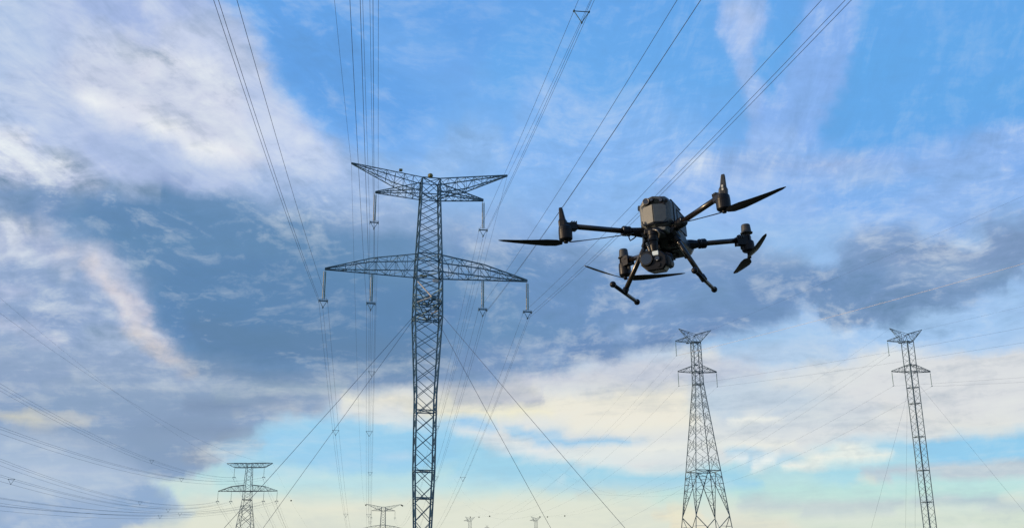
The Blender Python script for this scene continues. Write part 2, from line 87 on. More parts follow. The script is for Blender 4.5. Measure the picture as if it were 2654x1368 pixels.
 (10.84, [(0,147,167,205,42),(0.11,144,164,199,26),(0.438,143,163,199,25),(0.443,151,169,201,25),(0.448,164,179,206,25),(0.452,167,181,207,25),(0.471,153,171,202,25),(0.514,144,164,199,25),(0.524,144,164,199,25),(0.533,153,171,203,25),(0.548,153,171,203,25),(0.562,148,167,201,25),(0.586,154,171,202,23),(0.595,152,170,202,23),(0.605,140,161,195,21),(0.629,137,158,192,18),(0.681,152,170,194,24),(0.743,148,167,193,25),(0.767,155,173,194,26),(0.776,152,170,194,28),(0.781,155,172,195,30),(0.786,146,165,194,34),(0.79,145,164,196,37),(0.8,165,179,202,39),(0.833,189,198,213,32),(0.843,207,210,218,34),(0.848,210,213,219,34),(0.895,213,216,224,34),(0.9,195,198,210,38),(0.905,193,196,208,39),(1,193,195,207,39)],
  [(0,193,195,207,39),(0.019,203,204,212,39),(0.029,214,212,215,39),(0.033,220,218,220,35),(0.043,214,215,222,34),(0.048,218,219,224,33),(0.076,217,218,223,34),(0.09,213,215,222,34),(0.143,213,213,219,34),(0.19,209,210,218,36),(0.195,211,212,219,32),(0.205,220,218,220,29),(0.224,215,215,220,31),(0.238,198,207,222,34),(0.243,195,205,223,35),(0.267,193,205,225,35),(0.319,195,208,226,33),(0.348,213,217,225,33),(0.376,218,220,226,33),(0.424,219,220,226,33),(0.443,218,219,225,26),(0.471,218,218,225,24),(0.833,217,218,226,25),(0.852,216,217,226,25),(0.867,211,216,228,24),(0.876,204,213,230,22),(0.905,178,202,237,16),(0.919,171,200,238,16),(0.938,168,199,239,16),(1,165,197,239,16)]),
 (11.42, [(0,149,169,208,50),(0.052,148,169,207,47),(0.176,145,165,201,30),(0.238,144,164,199,27),(0.348,144,163,199,25),(0.362,148,167,202,25),(0.405,145,165,200,25),(0.471,148,167,202,26),(0.505,147,167,202,26),(0.519,144,164,199,26),(0.548,144,164,199,27),(0.557,147,166,200,27),(0.567,157,170,200,26),(0.581,161,169,191,25),(0.586,160,168,191,26),(0.59,148,161,188,26),(0.595,129,151,186,25),(0.6,123,147,183,23),(0.624,122,146,181,23),(0.638,117,143,180,24),(0.657,117,143,180,26),(0.695,123,147,183,31),(0.776,122,147,184,37),(0.819,123,148,186,49),(0.881,124,149,187,50),(0.924,132,157,196,50),(0.981,135,160,199,49),(0.986,164,178,205,49),(0.99,172,183,207,49),(1,183,191,211,46)],
  [(0,183,191,211,46),(0.005,185,192,212,45),(0.014,192,196,215,47),(0.038,199,202,218,43),(0.086,199,202,219,44),(0.095,202,204,218,44),(0.119,204,205,218,44),(0.148,196,200,217,44),(0.224,196,200,217,44),(0.243,192,198,218,44),(0.295,190,198,219,44),(0.324,196,202,220,44),(0.333,201,211,229,33),(0.338,201,212,230,32),(0.348,207,214,229,33),(0.367,206,214,229,33),(0.39,214,218,227,33),(0.419,218,220,226,33),(0.457,219,220,226,33),(0.505,218,218,225,25),(0.686,217,218,226,25),(0.7,216,218,226,25),(0.724,209,215,228,24),(0.748,193,209,233,19),(0.752,194,209,233,19),(0.757,199,211,232,20),(0.762,198,210,232,20),(0.786,179,203,237,16),(0.81,170,200,239,16),(0.862,167,198,239,16),(1,162,195,238,16)]),
 (12.00, [(0,149,169,208,50),(0.143,148,169,207,48),(0.338,145,165,201,31),(0.367,145,165,201,31),(0.405,149,169,204,31),(0.471,147,167,203,33),(0.514,150,169,205,35),(0.529,146,166,203,37),(0.533,148,167,204,37),(0.538,156,172,205,37),(0.548,184,187,205,36),(0.552,190,189,204,35),(0.557,187,187,201,35),(0.571,154,164,189,36),(0.576,138,156,188,35),(0.586,117,144,182,29),(0.595,112,141,180,29),(0.624,110,140,180,34),(0.686,107,139,181,38),(0.729,108,140,182,41),(0.8,105,137,178,43),(0.824,111,141,181,44),(0.857,111,141,180,44),(0.876,117,144,182,47),(0.91,122,147,185,50),(0.924,116,143,182,50),(0.943,118,144,185,50),(0.957,120,147,190,50),(1,120,148,191,50)],
  [(0,120,148,191,50),(0.038,123,150,193,50),(0.048,135,160,200,50),(0.052,136,161,201,51),(0.057,127,153,194,54),(0.062,124,150,192,55),(0.071,135,160,199,51),(0.081,175,188,214,48),(0.095,188,200,222,34),(0.1,187,200,224,31),(0.11,194,203,223,30),(0.119,196,204,224,28),(0.133,196,202,221,36),(0.167,200,203,219,44),(0.271,201,204,219,44),(0.295,189,199,222,43),(0.324,180,202,233,32),(0.381,179,203,234,31),(0.419,185,205,233,31),(0.433,187,207,236,32),(0.452,212,217,228,33),(0.467,217,219,226,33),(0.5,215,218,227,32),(0.514,209,216,229,30),(0.519,207,215,230,29),(0.533,189,207,235,20),(0.567,174,202,239,16),(0.624,173,201,239,16),(0.633,176,202,238,16),(0.671,170,200,239,16),(1,159,193,238,16)]),
 (12.58, [(0,149,169,208,50),(0.21,149,169,208,50),(0.362,148,169,206,45),(0.371,150,170,207,45),(0.414,172,183,215,45),(0.424,175,185,216,45),(0.429,170,182,214,45),(0.438,152,171,208,46),(0.443,148,168,206,46),(0.448,148,168,206,46),(0.476,164,181,214,47),(0.514,166,183,215,48),(0.519,172,184,213,47),(0.529,201,197,208,46),(0.533,205,199,208,45),(0.543,213,206,215,45),(0.548,205,201,214,45),(0.552,183,187,209,45),(0.557,164,176,205,44),(0.567,126,152,191,37),(0.571,112,144,187,36),(0.576,106,141,185,36),(0.595,100,134,178,41),(0.624,98,131,174,42),(0.705,97,130,172,43),(0.876,103,135,176,43),(0.905,109,139,180,44),(0.919,122,151,193,46),(0.933,118,146,190,48),(1,120,148,191,50)],
  [(0,120,148,191,50),(0.01,121,148,191,50),(0.019,139,164,201,50),(0.024,140,164,202,50),(0.033,121,148,192,50),(0.048,134,160,202,52),(0.052,129,156,198,56),(0.057,140,164,203,57),(0.067,122,149,193,57),(0.076,115,143,188,56),(0.133,116,143,187,52),(0.138,122,148,190,49),(0.143,144,165,202,36),(0.152,169,185,214,27),(0.167,188,202,226,17),(0.181,195,207,229,16),(0.21,193,208,231,22),(0.233,212,217,227,31),(0.257,216,219,226,33),(0.267,213,217,227,32),(0.281,182,204,233,31),(0.29,178,202,234,31),(0.41,179,202,234,31),(0.443,167,198,239,34),(0.476,164,197,240,34),(0.595,164,197,241,32),(0.648,167,198,239,16),(0.948,158,192,238,16),(0.971,153,185,231,21),(0.986,143,171,214,39),(1,137,163,204,49)]),
 (13.16, [(0,149,169,208,50),(0.333,149,169,208,50),(0.338,154,172,210,50),(0.343,172,184,216,50),(0.348,179,188,219,50),(0.367,178,188,219,50),(0.381,174,185,217,50),(0.405,153,171,209,50),(0.414,148,168,207,50),(0.443,147,168,207,50),(0.457,164,182,215,50),(0.462,166,183,216,50),(0.495,162,179,213,50),(0.505,194,195,210,49),(0.51,203,199,209,48),(0.514,205,200,208,47),(0.524,212,207,217,46),(0.529,206,203,217,46),(0.533,190,194,217,47),(0.543,170,181,211,47),(0.552,123,150,191,39),(0.557,105,139,185,37),(0.567,99,135,182,39),(0.59,97,130,173,43),(0.61,97,130,171,43),(0.79,98,131,172,43),(0.905,103,135,177,43),(0.929,112,144,187,41),(0.933,108,142,186,41),(0.948,109,141,186,41),(1,117,147,190,45)],
  [(0,117,147,190,45),(0.038,126,154,197,50),(0.048,115,144,190,55),(0.052,114,144,190,54),(0.062,129,156,199,54),(0.071,114,144,191,54),(0.09,110,140,188,53),(0.162,116,145,191,55),(0.21,110,137,183,54),(0.214,112,140,185,53),(0.219,130,158,200,45),(0.224,135,163,204,43),(0.229,134,162,204,44),(0.243,151,182,221,28),(0.262,161,193,232,18),(0.271,158,190,231,17),(0.319,164,197,237,17),(0.381,168,199,237,23),(0.424,164,197,239,28),(0.438,163,196,240,34),(0.495,164,197,240,29),(0.524,164,197,241,34),(0.633,163,197,241,34),(0.638,163,197,241,34),(0.648,164,196,239,17),(0.652,164,196,239,16),(0.871,158,192,238,16),(0.895,153,185,231,21),(0.914,142,170,211,41),(0.929,137,163,204,49),(1,137,163,203,50)]),
 (13.74, [(0,149,169,208,50),(0.329,149,169,208,50),(0.333,148,169,208,50),(0.343,141,162,203,50),(0.367,141,162,202,50),(0.405,141,162,203,50),(0.443,144,165,205,50),(0.467,150,170,208,50),(0.486,150,170,208,50),(0.49,157,174,210,49),(0.495,170,181,212,48),(0.5,189,192,214,47),(0.51,211,206,220,46),(0.514,194,197,218,46),(0.519,185,191,217,46),(0.529,189,191,214,47),(0.533,163,176,207,44),(0.538,128,154,194,40),(0.543,108,141,186,38),(0.548,101,137,183,39),(0.557,97,134,181,40),(0.567,97,133,180,41),(0.581,97,130,173,42),(0.59,97,130,171,43),(0.71,96,130,171,43),(0.848,96,132,176,42),(0.876,99,134,178,42),(0.929,107,142,187,41),(1,107,143,187,41)],
  [(0,107,143,187,41),(0.129,115,145,192,53),(0.143,137,164,207,53),(0.162,138,165,207,53),(0.167,138,164,207,53),(0.176,116,146,193,53),(0.181,114,144,191,53),(0.271,115,143,189,56),(0.286,125,155,200,56),(0.3,125,154,198,54),(0.329,157,188,229,21),(0.338,148,180,223,17),(0.367,163,195,236,16),(0.39,164,197,239,22),(0.41,158,191,237,26),(0.414,155,188,232,33),(0.419,137,167,210,48),(0.424,126,155,198,54),(0.462,121,149,193,57),(0.505,123,152,195,54),(0.519,149,180,222,31),(0.533,162,194,236,19),(0.59,163,196,241,34),(0.638,163,196,241,34),(0.652,162,194,239,16),(0.829,156,190,237,16),(0.848,142,170,213,40),(0.862,138,164,204,49),(0.943,137,162,203,50),(0.976,128,153,196,57),(1,127,152,195,57)]),
 (14.32, [(0,149,169,208,50),(0.343,149,169,208,50),(0.348,152,171,209,50),(0.352,167,181,216,50),(0.367,148,169,208,50),(0.4,151,171,209,50),(0.419,149,169,208,50),(0.438,161,178,213,50),(0.448,170,185,218,50),(0.452,168,183,217,50),(0.457,153,172,210,50),(0.462,144,166,206,50),(0.467,143,165,205,50),(0.476,152,171,209,50),(0.481,160,176,211,49),(0.486,171,183,213,48),(0.495,203,201,219,46),(0.5,213,208,220,46),(0.505,201,200,219,46),(0.51,194,195,216,46),(0.514,195,194,215,47),(0.519,188,190,214,46),(0.524,159,173,206,43),(0.529,122,151,193,38),(0.533,105,140,186,37),(0.548,97,134,181,40),(0.586,95,131,175,42),(0.867,95,132,177,41),(0.895,98,134,182,41),(0.933,106,142,187,41),(1,107,143,187,41)],
  [(0,107,143,187,41),(0.095,111,145,193,46),(0.162,127,157,202,50),(0.181,120,151,198,50),(0.229,120,151,198,50),(0.295,112,142,189,51),(0.324,112,143,189,51),(0.357,120,150,197,50),(0.381,133,163,207,43),(0.386,137,167,211,40),(0.39,149,181,227,38),(0.4,153,186,232,39),(0.41,140,171,217,55),(0.414,124,153,196,56),(0.419,122,151,194,57),(0.443,120,149,192,58),(0.548,120,149,192,58),(0.571,126,155,198,53),(0.586,146,177,222,40),(0.595,151,183,228,35),(0.6,156,188,234,25),(0.638,162,196,240,31),(0.643,162,196,240,31),(0.652,160,193,238,16),(0.762,156,190,237,16),(0.781,150,182,227,25),(0.8,138,164,205,48),(0.805,137,163,203,50),(0.876,135,161,202,51),(0.91,127,153,195,57),(1,127,152,195,57)]),
 (14.90, [(0,149,169,208,50),(0.329,149,169,208,50),(0.333,151,171,209,50),(0.338,165,180,216,50),(0.343,170,183,218,50),(0.367,171,183,218,50),(0.381,167,181,216,50),(0.39,155,173,211,50),(0.4,147,168,207,50),(0.429,148,169,208,50),(0.452,142,164,205,50),(0.462,147,168,207,50),(0.467,152,171,209,50),(0.471,160,176,211,49),(0.476,172,183,213,48),(0.481,190,193,217,47),(0.49,214,208,220,46),(0.5,198,196,216,46),(0.505,194,194,215,47),(0.51,180,186,213,46),(0.514,156,172,206,44),(0.519,138,159,197,41),(0.529,107,142,187,38),(0.533,101,137,183,39),(0.543,96,133,180,40),(0.571,95,132,177,41),(0.867,95,132,177,41),(0.919,98,134,182,41),(0.952,105,141,186,41),(0.976,108,143,188,41),(1,114,149,192,41)],
  [(0,114,149,192,41),(0.033,110,144,192,46),(0.114,111,145,194,46),(0.162,118,149,197,50),(0.214,118,149,197,50),(0.238,117,148,196,50),(0.257,113,144,191,50),(0.31,117,148,194,50),(0.371,112,143,190,50),(0.376,112,143,191,50),(0.381,116,147,194,50),(0.386,127,158,204,50),(0.39,130,160,205,50),(0.4,120,149,194,55),(0.405,118,148,192,54),(0.457,117,147,192,54),(0.486,120,148,192,58),(0.61,120,149,192,58),(0.629,125,155,199,51),(0.633,134,165,210,42),(0.638,153,187,233,19),(0.643,157,191,238,16),(0.648,157,191,238,16),(0.705,155,189,237,16),(0.719,151,184,231,21),(0.724,145,175,219,34),(0.729,141,168,210,42),(0.743,137,163,204,49),(0.776,137,162,203,50),(0.824,127,152,195,57),(1,127,152,195,57)]),
 (15.48, [(0,149,169,208,55),(0.062,149,169,208,50),(0.39,149,169,208,50),(0.41,146,167,207,50),(0.414,148,169,207,50),(0.419,154,173,209,50),(0.424,146,167,206,50),(0.429,143,165,205,50),(0.448,148,169,208,50),(0.457,155,173,210,50),(0.467,172,183,214,48),(0.471,194,195,217,47),(0.476,204,200,217,46),(0.481,212,206,219,46),(0.486,212,206,219,46),(0.49,198,197,217,46),(0.495,189,192,216,46),(0.5,176,185,214,45),(0.51,147,167,204,42),(0.514,135,158,197,41),(0.519,128,152,192,40),(0.524,114,145,188,39),(0.529,104,140,184,40),(0.543,96,133,178,41),(0.867,95,132,177,41),(0.89,97,133,181,41),(0.938,101,137,184,41),(0.948,104,140,185,41),(0.967,114,148,192,41),(0.976,114,148,192,41),(1,108,143,188,41)],
  [(0,108,143,188,41),(0.038,113,147,195,46),(0.062,110,145,194,46),(0.152,111,145,194,46),(0.186,118,149,197,50),(0.2,127,158,203,50),(0.214,128,159,204,50),(0.257,117,148,194,50),(0.3,116,148,195,50),(0.31,111,142,190,50),(0.329,111,142,189,50),(0.367,117,148,195,50),(0.4,113,143,189,53),(0.433,111,142,188,53),(0.448,117,147,192,53),(0.481,117,147,192,53),(0.5,120,148,192,58),(0.529,124,152,194,56),(0.538,127,154,196,55),(0.548,135,161,202,51),(0.557,137,162,203,50),(0.605,136,162,202,50),(0.629,133,160,200,52),(0.643,128,156,198,53),(0.648,131,160,203,48),(0.652,144,175,220,32),(0.657,145,175,220,32),(0.686,135,160,201,51),(0.719,127,153,196,57),(0.967,127,152,195,57),(1,128,156,202,57)]),
 (16.06, [(0,149,169,208,65),(0.071,149,169,208,54),(0.105,149,169,208,51),(0.333,149,169,208,50),(0.4,147,168,207,50),(0.414,152,172,209,50),(0.419,176,188,219,50),(0.424,185,195,223,50),(0.429,170,184,217,50),(0.433,151,171,209,50),(0.438,152,171,209,50),(0.452,189,192,216,48),(0.457,197,198,218,47),(0.462,201,200,219,46),(0.467,210,206,220,46),(0.471,212,207,220,46),(0.481,186,192,217,45),(0.49,179,187,215,44),(0.5,156,173,207,42),(0.505,140,163,201,41),(0.51,128,153,193,40),(0.514,123,149,189,40),(0.524,104,139,183,40),(0.543,96,133,178,41),(0.562,95,132,177,41),(0.852,96,133,178,41),(0.895,103,139,185,41),(0.919,105,141,186,41),(0.952,108,144,188,41),(0.971,107,143,187,41),(1,108,144,191,41)],
  [(0,108,144,191,41),(0.029,110,145,194,46),(0.167,111,145,194,46),(0.195,116,148,197,50),(0.214,115,147,196,50),(0.233,117,150,199,50),(0.252,118,150,196,50),(0.281,120,152,197,50),(0.295,120,151,197,50),(0.305,113,144,191,50),(0.31,113,144,190,50),(0.419,112,143,190,51),(0.448,117,147,192,53),(0.481,119,149,195,50),(0.49,124,153,198,50),(0.5,136,162,202,50),(0.505,137,162,203,50),(0.562,136,162,202,50),(0.629,127,152,195,57),(0.914,127,152,196,57),(0.948,129,156,204,57),(0.962,134,164,214,55),(0.971,140,174,228,52),(0.981,143,178,234,50),(1,144,180,238,46)]),
 (16.64, [(0,144,167,206,61),(0.043,149,169,208,66),(0.162,149,169,208,52),(0.295,149,169,208,50),(0.31,167,180,214,54),(0.352,171,183,216,55),(0.362,179,189,219,57),(0.367,187,196,223,59),(0.371,183,193,221,58),(0.376,172,184,216,56),(0.39,172,184,217,55),(0.395,179,190,220,55),(0.4,179,189,220,56),(0.414,173,185,217,55),(0.429,163,178,212,50),(0.438,196,197,218,47),(0.452,212,208,221,46),(0.457,208,206,223,46),(0.467,193,199,225,45),(0.471,189,196,221,44),(0.486,165,178,210,42),(0.49,155,172,206,41),(0.5,126,152,191,39),(0.514,103,139,181,40),(0.519,101,137,181,40),(0.567,95,132,177,41),(0.752,95,133,177,41),(0.833,99,136,179,41),(0.886,106,142,187,41),(0.957,107,143,187,41),(1,109,145,193,41)],
  [(0,109,145,193,41),(0.024,110,145,194,46),(0.124,111,145,194,46),(0.167,117,149,197,49),(0.195,118,149,197,50),(0.224,118,149,197,50),(0.252,114,146,195,50),(0.276,115,147,194,50),(0.386,118,149,195,50),(0.438,124,153,197,50),(0.452,121,149,194,53),(0.476,122,150,194,54),(0.486,126,152,195,57),(0.505,128,153,196,57),(0.848,127,152,195,57),(0.886,129,157,204,57),(0.9,133,164,214,55),(0.91,140,173,227,52),(0.924,143,178,235,50),(0.952,144,181,239,45),(1,143,180,239,44)]),
 (17.20, [(0,172,186,220,66),(0.014,142,166,205,52),(0.024,138,163,203,50),(0.09,149,169,208,67),(0.224,149,169,208,52),(0.3,149,169,208,50),(0.305,150,170,208,51),(0.314,171,183,216,55),(0.319,174,185,217,56),(0.343,174,185,217,56),(0.348,195,203,226,62),(0.352,202,208,229,64),(0.357,198,205,227,63),(0.362,182,191,220,59),(0.367,158,172,208,56),(0.371,155,171,207,56),(0.386,173,184,217,56),(0.395,159,173,209,56),(0.405,159,173,209,56),(0.414,188,192,216,56),(0.419,189,194,218,56),(0.429,174,184,214,53),(0.443,192,198,224,46),(0.448,191,198,223,45),(0.467,166,178,210,41),(0.486,114,146,188,34),(0.505,101,137,181,39),(0.667,95,132,177,41),(0.805,100,137,180,41),(0.862,107,142,187,41),(1,109,145,193,42)],
  [(0,109,145,193,42),(0.095,111,145,194,46),(0.133,119,150,198,49),(0.181,121,152,199,50),(0.257,131,159,201,50),(0.286,125,153,198,50),(0.329,134,160,202,50),(0.381,137,163,203,50),(0.39,139,167,208,44),(0.41,150,186,234,17),(0.424,151,187,236,16),(0.433,147,181,229,22),(0.438,135,165,211,42),(0.443,130,159,204,49),(0.476,127,153,196,57),(0.557,126,152,195,57),(0.567,120,146,191,57),(0.571,121,148,192,57),(0.576,137,167,212,57),(0.581,147,179,224,57),(0.59,149,181,227,57),(0.61,150,181,226,57),(0.614,144,174,219,57),(0.619,148,176,218,57),(0.624,133,159,201,57),(0.629,127,152,195,58),(0.79,127,153,196,57),(0.819,131,159,206,56),(0.833,139,172,226,51),(0.857,144,180,238,46),(1,142,180,239,44)]),
 (18.05, [(0,192,201,231,78),(0.067,191,201,231,77),(0.081,179,192,224,70),(0.09,157,176,212,59),(0.105,139,164,204,50),(0.148,138,163,203,51),(0.214,148,169,208,65),(0.314,149,169,208,55),(0.319,151,171,209,55),(0.333,174,185,217,60),(0.338,186,195,222,62),(0.343,208,213,232,67),(0.348,210,215,233,67),(0.352,207,212,231,65),(0.362,173,183,214,58),(0.367,199,204,226,57),(0.371,198,203,226,57),(0.376,172,183,213,56),(0.381,158,173,206,55),(0.386,176,186,216,53),(0.39,173,184,214,51),(0.395,181,190,218,48),(0.405,163,180,213,43),(0.414,136,162,202,38),(0.438,116,148,191,33),(0.471,100,137,181,32),(0.51,100,137,180,41),(0.743,100,137,180,41),(0.814,106,142,186,41),(0.914,107,143,187,41),(1,111,146,194,42)],
  [(0,111,146,194,42),(0.071,123,154,200,49),(0.195,135,162,202,50),(0.31,137,163,204,49),(0.333,139,167,209,43),(0.348,147,181,228,23),(0.367,150,187,236,17),(0.4,149,186,236,28),(0.424,149,186,236,20),(0.462,132,161,207,47),(0.519,131,159,205,48),(0.533,133,163,210,46),(0.548,148,184,237,25),(0.576,143,178,234,42),(0.581,140,174,228,46),(0.59,142,177,233,46),(0.6,139,172,225,47),(0.605,141,175,229,42),(0.61,138,171,223,44),(0.629,136,167,216,39),(0.638,140,174,224,30),(0.643,136,168,216,37),(0.657,139,172,221,30),(0.662,134,165,213,38),(0.676,140,174,223,30),(0.681,136,167,216,38),(0.7,144,181,233,20),(0.714,146,184,239,23),(0.743,145,181,239,43),(0.757,144,181,239,44),(1,141,179,239,44)]),
 (18.90, [(0,192,201,231,78),(0.157,191,201,231,77),(0.162,190,199,230,76),(0.171,181,193,225,71),(0.186,154,174,211,57),(0.2,139,164,204,51),(0.229,137,163,203,50),(0.31,139,163,203,53),(0.314,133,158,199,54),(0.319,132,157,198,56),(0.338,143,165,204,61),(0.357,127,153,195,51),(0.371,120,148,192,47),(0.376,123,150,193,47),(0.381,136,158,198,47),(0.386,141,162,201,46),(0.395,120,148,192,44),(0.405,111,143,188,37),(0.424,106,142,186,35),(0.438,101,137,182,35),(0.452,99,135,180,34),(0.5,99,135,180,41),(0.681,100,137,180,41),(0.757,106,142,186,41),(0.848,107,143,187,41),(0.876,112,146,190,40),(0.905,126,156,199,40),(0.914,128,158,202,40),(0.933,128,157,203,38),(0.986,130,159,204,44),(1,130,160,207,45)],
  [(0,130,160,207,45),(0.033,132,163,210,48),(0.067,132,163,211,49),(0.081,134,164,212,47),(0.086,134,166,214,44),(0.09,136,168,216,37),(0.1,139,171,218,32),(0.105,142,176,223,24),(0.11,144,180,227,20),(0.129,148,186,234,16),(0.152,149,187,235,16),(0.305,149,187,237,16),(0.329,149,186,236,27),(0.352,149,186,236,29),(0.419,149,186,237,28),(0.448,149,186,238,17),(0.471,146,182,239,42),(0.486,145,182,239,44),(1,140,179,239,44)]),
 (19.75, [(0,190,200,231,68),(0.005,191,201,231,74),(0.014,192,201,231,78),(0.238,192,201,231,78),(0.243,192,201,231,79),(0.252,190,199,228,88),(0.262,190,198,228,88),(0.276,184,194,225,84),(0.281,179,190,222,80),(0.305,150,171,208,60),(0.314,130,154,196,55),(0.319,126,152,194,54),(0.329,129,154,195,55),(0.343,124,151,194,52),(0.357,132,158,199,50),(0.381,122,150,193,50),(0.4,119,147,191,49),(0.41,119,148,191,47),(0.419,124,153,195,46),(0.438,108,142,188,42),(0.486,100,136,181,41),(0.576,99,136,180,41),(0.676,105,141,185,41),(0.714,113,147,190,42),(0.767,133,160,202,46),(0.8,139,165,207,42),(0.833,141,168,210,38),(0.857,139,166,209,35),(0.929,139,166,209,34),(0.957,141,173,221,22),(1,140,173,223,20)],
  [(0,140,173,223,20),(0.024,140,173,224,21),(0.052,139,177,231,26),(0.076,141,179,233,20),(0.114,141,179,233,18),(0.143,147,185,238,17),(0.252,148,186,238,16),(0.267,147,185,238,21),(0.281,146,183,238,39),(0.286,147,183,238,42),(0.381,147,183,238,42),(0.41,145,181,239,42),(0.424,140,179,239,44),(0.433,134,177,239,44),(0.462,131,176,240,44),(0.514,133,177,239,44),(0.533,143,180,239,44),(0.543,144,181,239,44),(0.667,143,180,239,44),(0.686,139,178,239,44),(0.695,143,180,239,44),(0.981,139,178,239,43),(0.99,137,178,239,41),(1,127,174,237,30)]),
 (20.60, [(0,182,196,232,29),(0.052,182,196,232,30),(0.062,185,197,232,41),(0.071,189,200,232,63),(0.076,191,200,231,70),(0.09,192,201,231,78),(0.233,192,201,231,78),(0.252,190,199,228,89),(0.329,190,199,228,89),(0.338,183,192,222,89),(0.343,184,193,223,89),(0.348,190,198,225,89),(0.362,183,192,222,89),(0.429,185,194,224,89),(0.438,182,192,222,86),(0.462,147,169,207,54),(0.467,147,170,207,50),(0.476,159,177,213,49),(0.514,148,169,206,42),(0.519,142,165,203,41),(0.524,109,143,188,41),(0.529,106,141,187,41),(0.61,109,144,188,41),(0.676,143,169,210,49),(0.724,151,176,219,46),(0.833,153,178,221,46),(0.862,142,170,214,32),(0.881,143,174,221,22),(0.938,144,177,225,19),(0.957,140,174,225,18),(1,141,176,227,16)],
  [(0,141,176,227,16),(0.014,141,176,228,16),(0.043,140,180,236,26),(0.11,140,181,238,26),(0.152,142,184,241,26),(0.214,142,184,241,26),(0.238,144,181,240,44),(0.252,144,181,240,46),(0.31,146,183,238,42),(0.405,144,181,239,44),(0.41,144,181,239,44),(0.419,134,177,239,44),(0.424,133,176,239,44),(0.467,131,176,239,44),(0.548,131,176,239,44),(0.562,135,177,239,44),(0.571,142,180,239,44),(0.643,142,180,239,44),(0.648,142,179,239,44),(0.657,129,173,239,44),(0.662,129,173,239,44),(0.686,129,173,239,44),(0.69,131,174,239,44),(0.695,140,178,239,44),(0.7,141,179,239,44),(0.905,139,178,239,43),(0.919,136,177,238,39),(0.929,126,174,237,29),(0.938,112,169,236,17),(0.948,103,166,235,16),(1,102,166,235,16)]),
 (21.45, [(0,182,195,232,29),(0.138,182,196,232,30),(0.152,185,197,232,42),(0.162,189,199,232,61),(0.176,192,201,231,76),(0.233,192,201,231,78),(0.248,190,199,228,89),(0.324,190,199,228,89),(0.352,207,211,232,89),(0.367,206,211,232,89),(0.371,201,207,229,89),(0.39,216,221,236,89),(0.4,215,219,235,89),(0.414,193,201,229,84),(0.419,190,199,229,79),(0.438,182,195,231,38),(0.448,176,190,229,26),(0.505,170,186,227,25),(0.524,150,168,211,24),(0.538,155,173,215,24),(0.552,152,170,212,24),(0.557,166,182,223,23),(0.562,171,187,227,24),(0.61,179,193,230,28),(0.643,166,186,227,44),(0.771,158,183,227,44),(0.824,154,181,226,41),(0.862,142,176,225,21),(0.886,142,179,231,17),(0.924,143,184,239,16),(1,141,181,235,16)],
  [(0,141,181,235,16),(0.033,140,181,239,26),(0.19,140,183,241,26),(0.195,140,182,241,27),(0.205,143,181,240,44),(0.21,144,181,240,46),(0.414,143,180,239,44),(0.49,153,184,234,45),(0.51,151,183,235,45),(0.514,148,182,236,45),(0.533,142,179,239,44),(0.819,139,178,239,43),(0.829,136,177,238,40),(0.838,129,175,238,32),(0.848,115,170,236,18),(0.857,106,167,235,16),(0.862,109,168,235,16),(0.871,104,166,235,16),(0.881,102,166,235,16),(1,101,166,234,16)]),
 (22.30, [(0,182,195,232,29),(0.238,182,196,232,30),(0.252,184,197,232,40),(0.267,189,200,232,63),(0.281,191,201,231,76),(0.29,190,201,231,73),(0.31,192,201,231,78),(0.314,196,205,232,78),(0.319,194,203,232,78),(0.324,204,210,233,79),(0.338,215,218,235,79),(0.352,210,214,235,72),(0.357,198,206,233,64),(0.367,183,196,231,39),(0.386,182,196,232,30),(0.414,181,195,232,29),(0.429,172,188,229,22),(0.457,173,189,229,27),(0.548,174,190,229,27),(0.59,184,197,231,30),(0.624,186,198,232,32),(0.652,170,189,228,42),(0.719,179,196,233,47),(0.743,177,195,233,47),(0.767,167,190,234,48),(0.79,158,185,233,44),(0.843,152,185,237,34),(0.862,138,181,240,16),(0.914,140,182,239,17),(0.938,138,181,240,16),(1,138,182,241,17)],
  [(0,138,182,241,17),(0.024,138,182,242,26),(0.19,137,182,242,27),(0.205,143,181,240,46),(0.281,144,180,239,46),(0.3,146,178,232,48),(0.314,147,178,231,49),(0.4,146,177,231,48),(0.438,155,181,231,48),(0.476,147,178,231,48),(0.495,143,178,237,46),(0.519,140,178,239,43),(0.548,128,174,238,28),(0.557,132,175,238,33),(0.562,138,178,239,31),(0.567,138,178,238,27),(0.571,144,181,239,26),(0.576,146,182,239,31),(0.586,135,177,238,26),(0.59,124,172,238,24),(0.595,129,174,238,29),(0.605,124,172,238,25),(0.61,126,173,238,26),(0.619,134,176,239,36),(0.633,139,178,239,43),(0.733,138,178,239,42),(0.748,131,175,238,34),(0.762,115,170,236,17),(0.776,104,166,235,16),(0.786,102,166,235,16),(1,101,165,234,16)]),
 (23.15, [(0,182,195,232,29),(0.257,182,196,232,29),(0.305,178,195,232,29),(0.4,182,196,232,29),(0.433,174,189,229,24),(0.486,174,190,229,27),(0.505,177,192,230,29),(0.524,187,199,232,30),(0.529,192,202,233,30),(0.533,200,208,235,30),(0.548,228,230,242,32),(0.552,232,233,243,33),(0.581,237,237,245,43),(0.595,234,234,244,44),(0.605,229,229,242,45),(0.619,218,219,237,45),(0.633,203,208,231,44),(0.648,191,200,230,38),(0.657,188,200,234,35),(0.671,191,203,237,41),(0.733,192,205,237,43),(0.752,182,199,237,46),(0.771,161,188,235,42),(0.8,148,184,236,31),(0.852,144,183,237,26),(0.871,147,185,238,35),(0.919,148,185,237,35),(0.938,141,183,241,28),(0.981,140,183,241,27),(0.99,135,180,241,18),(1,133,179,242,16)],
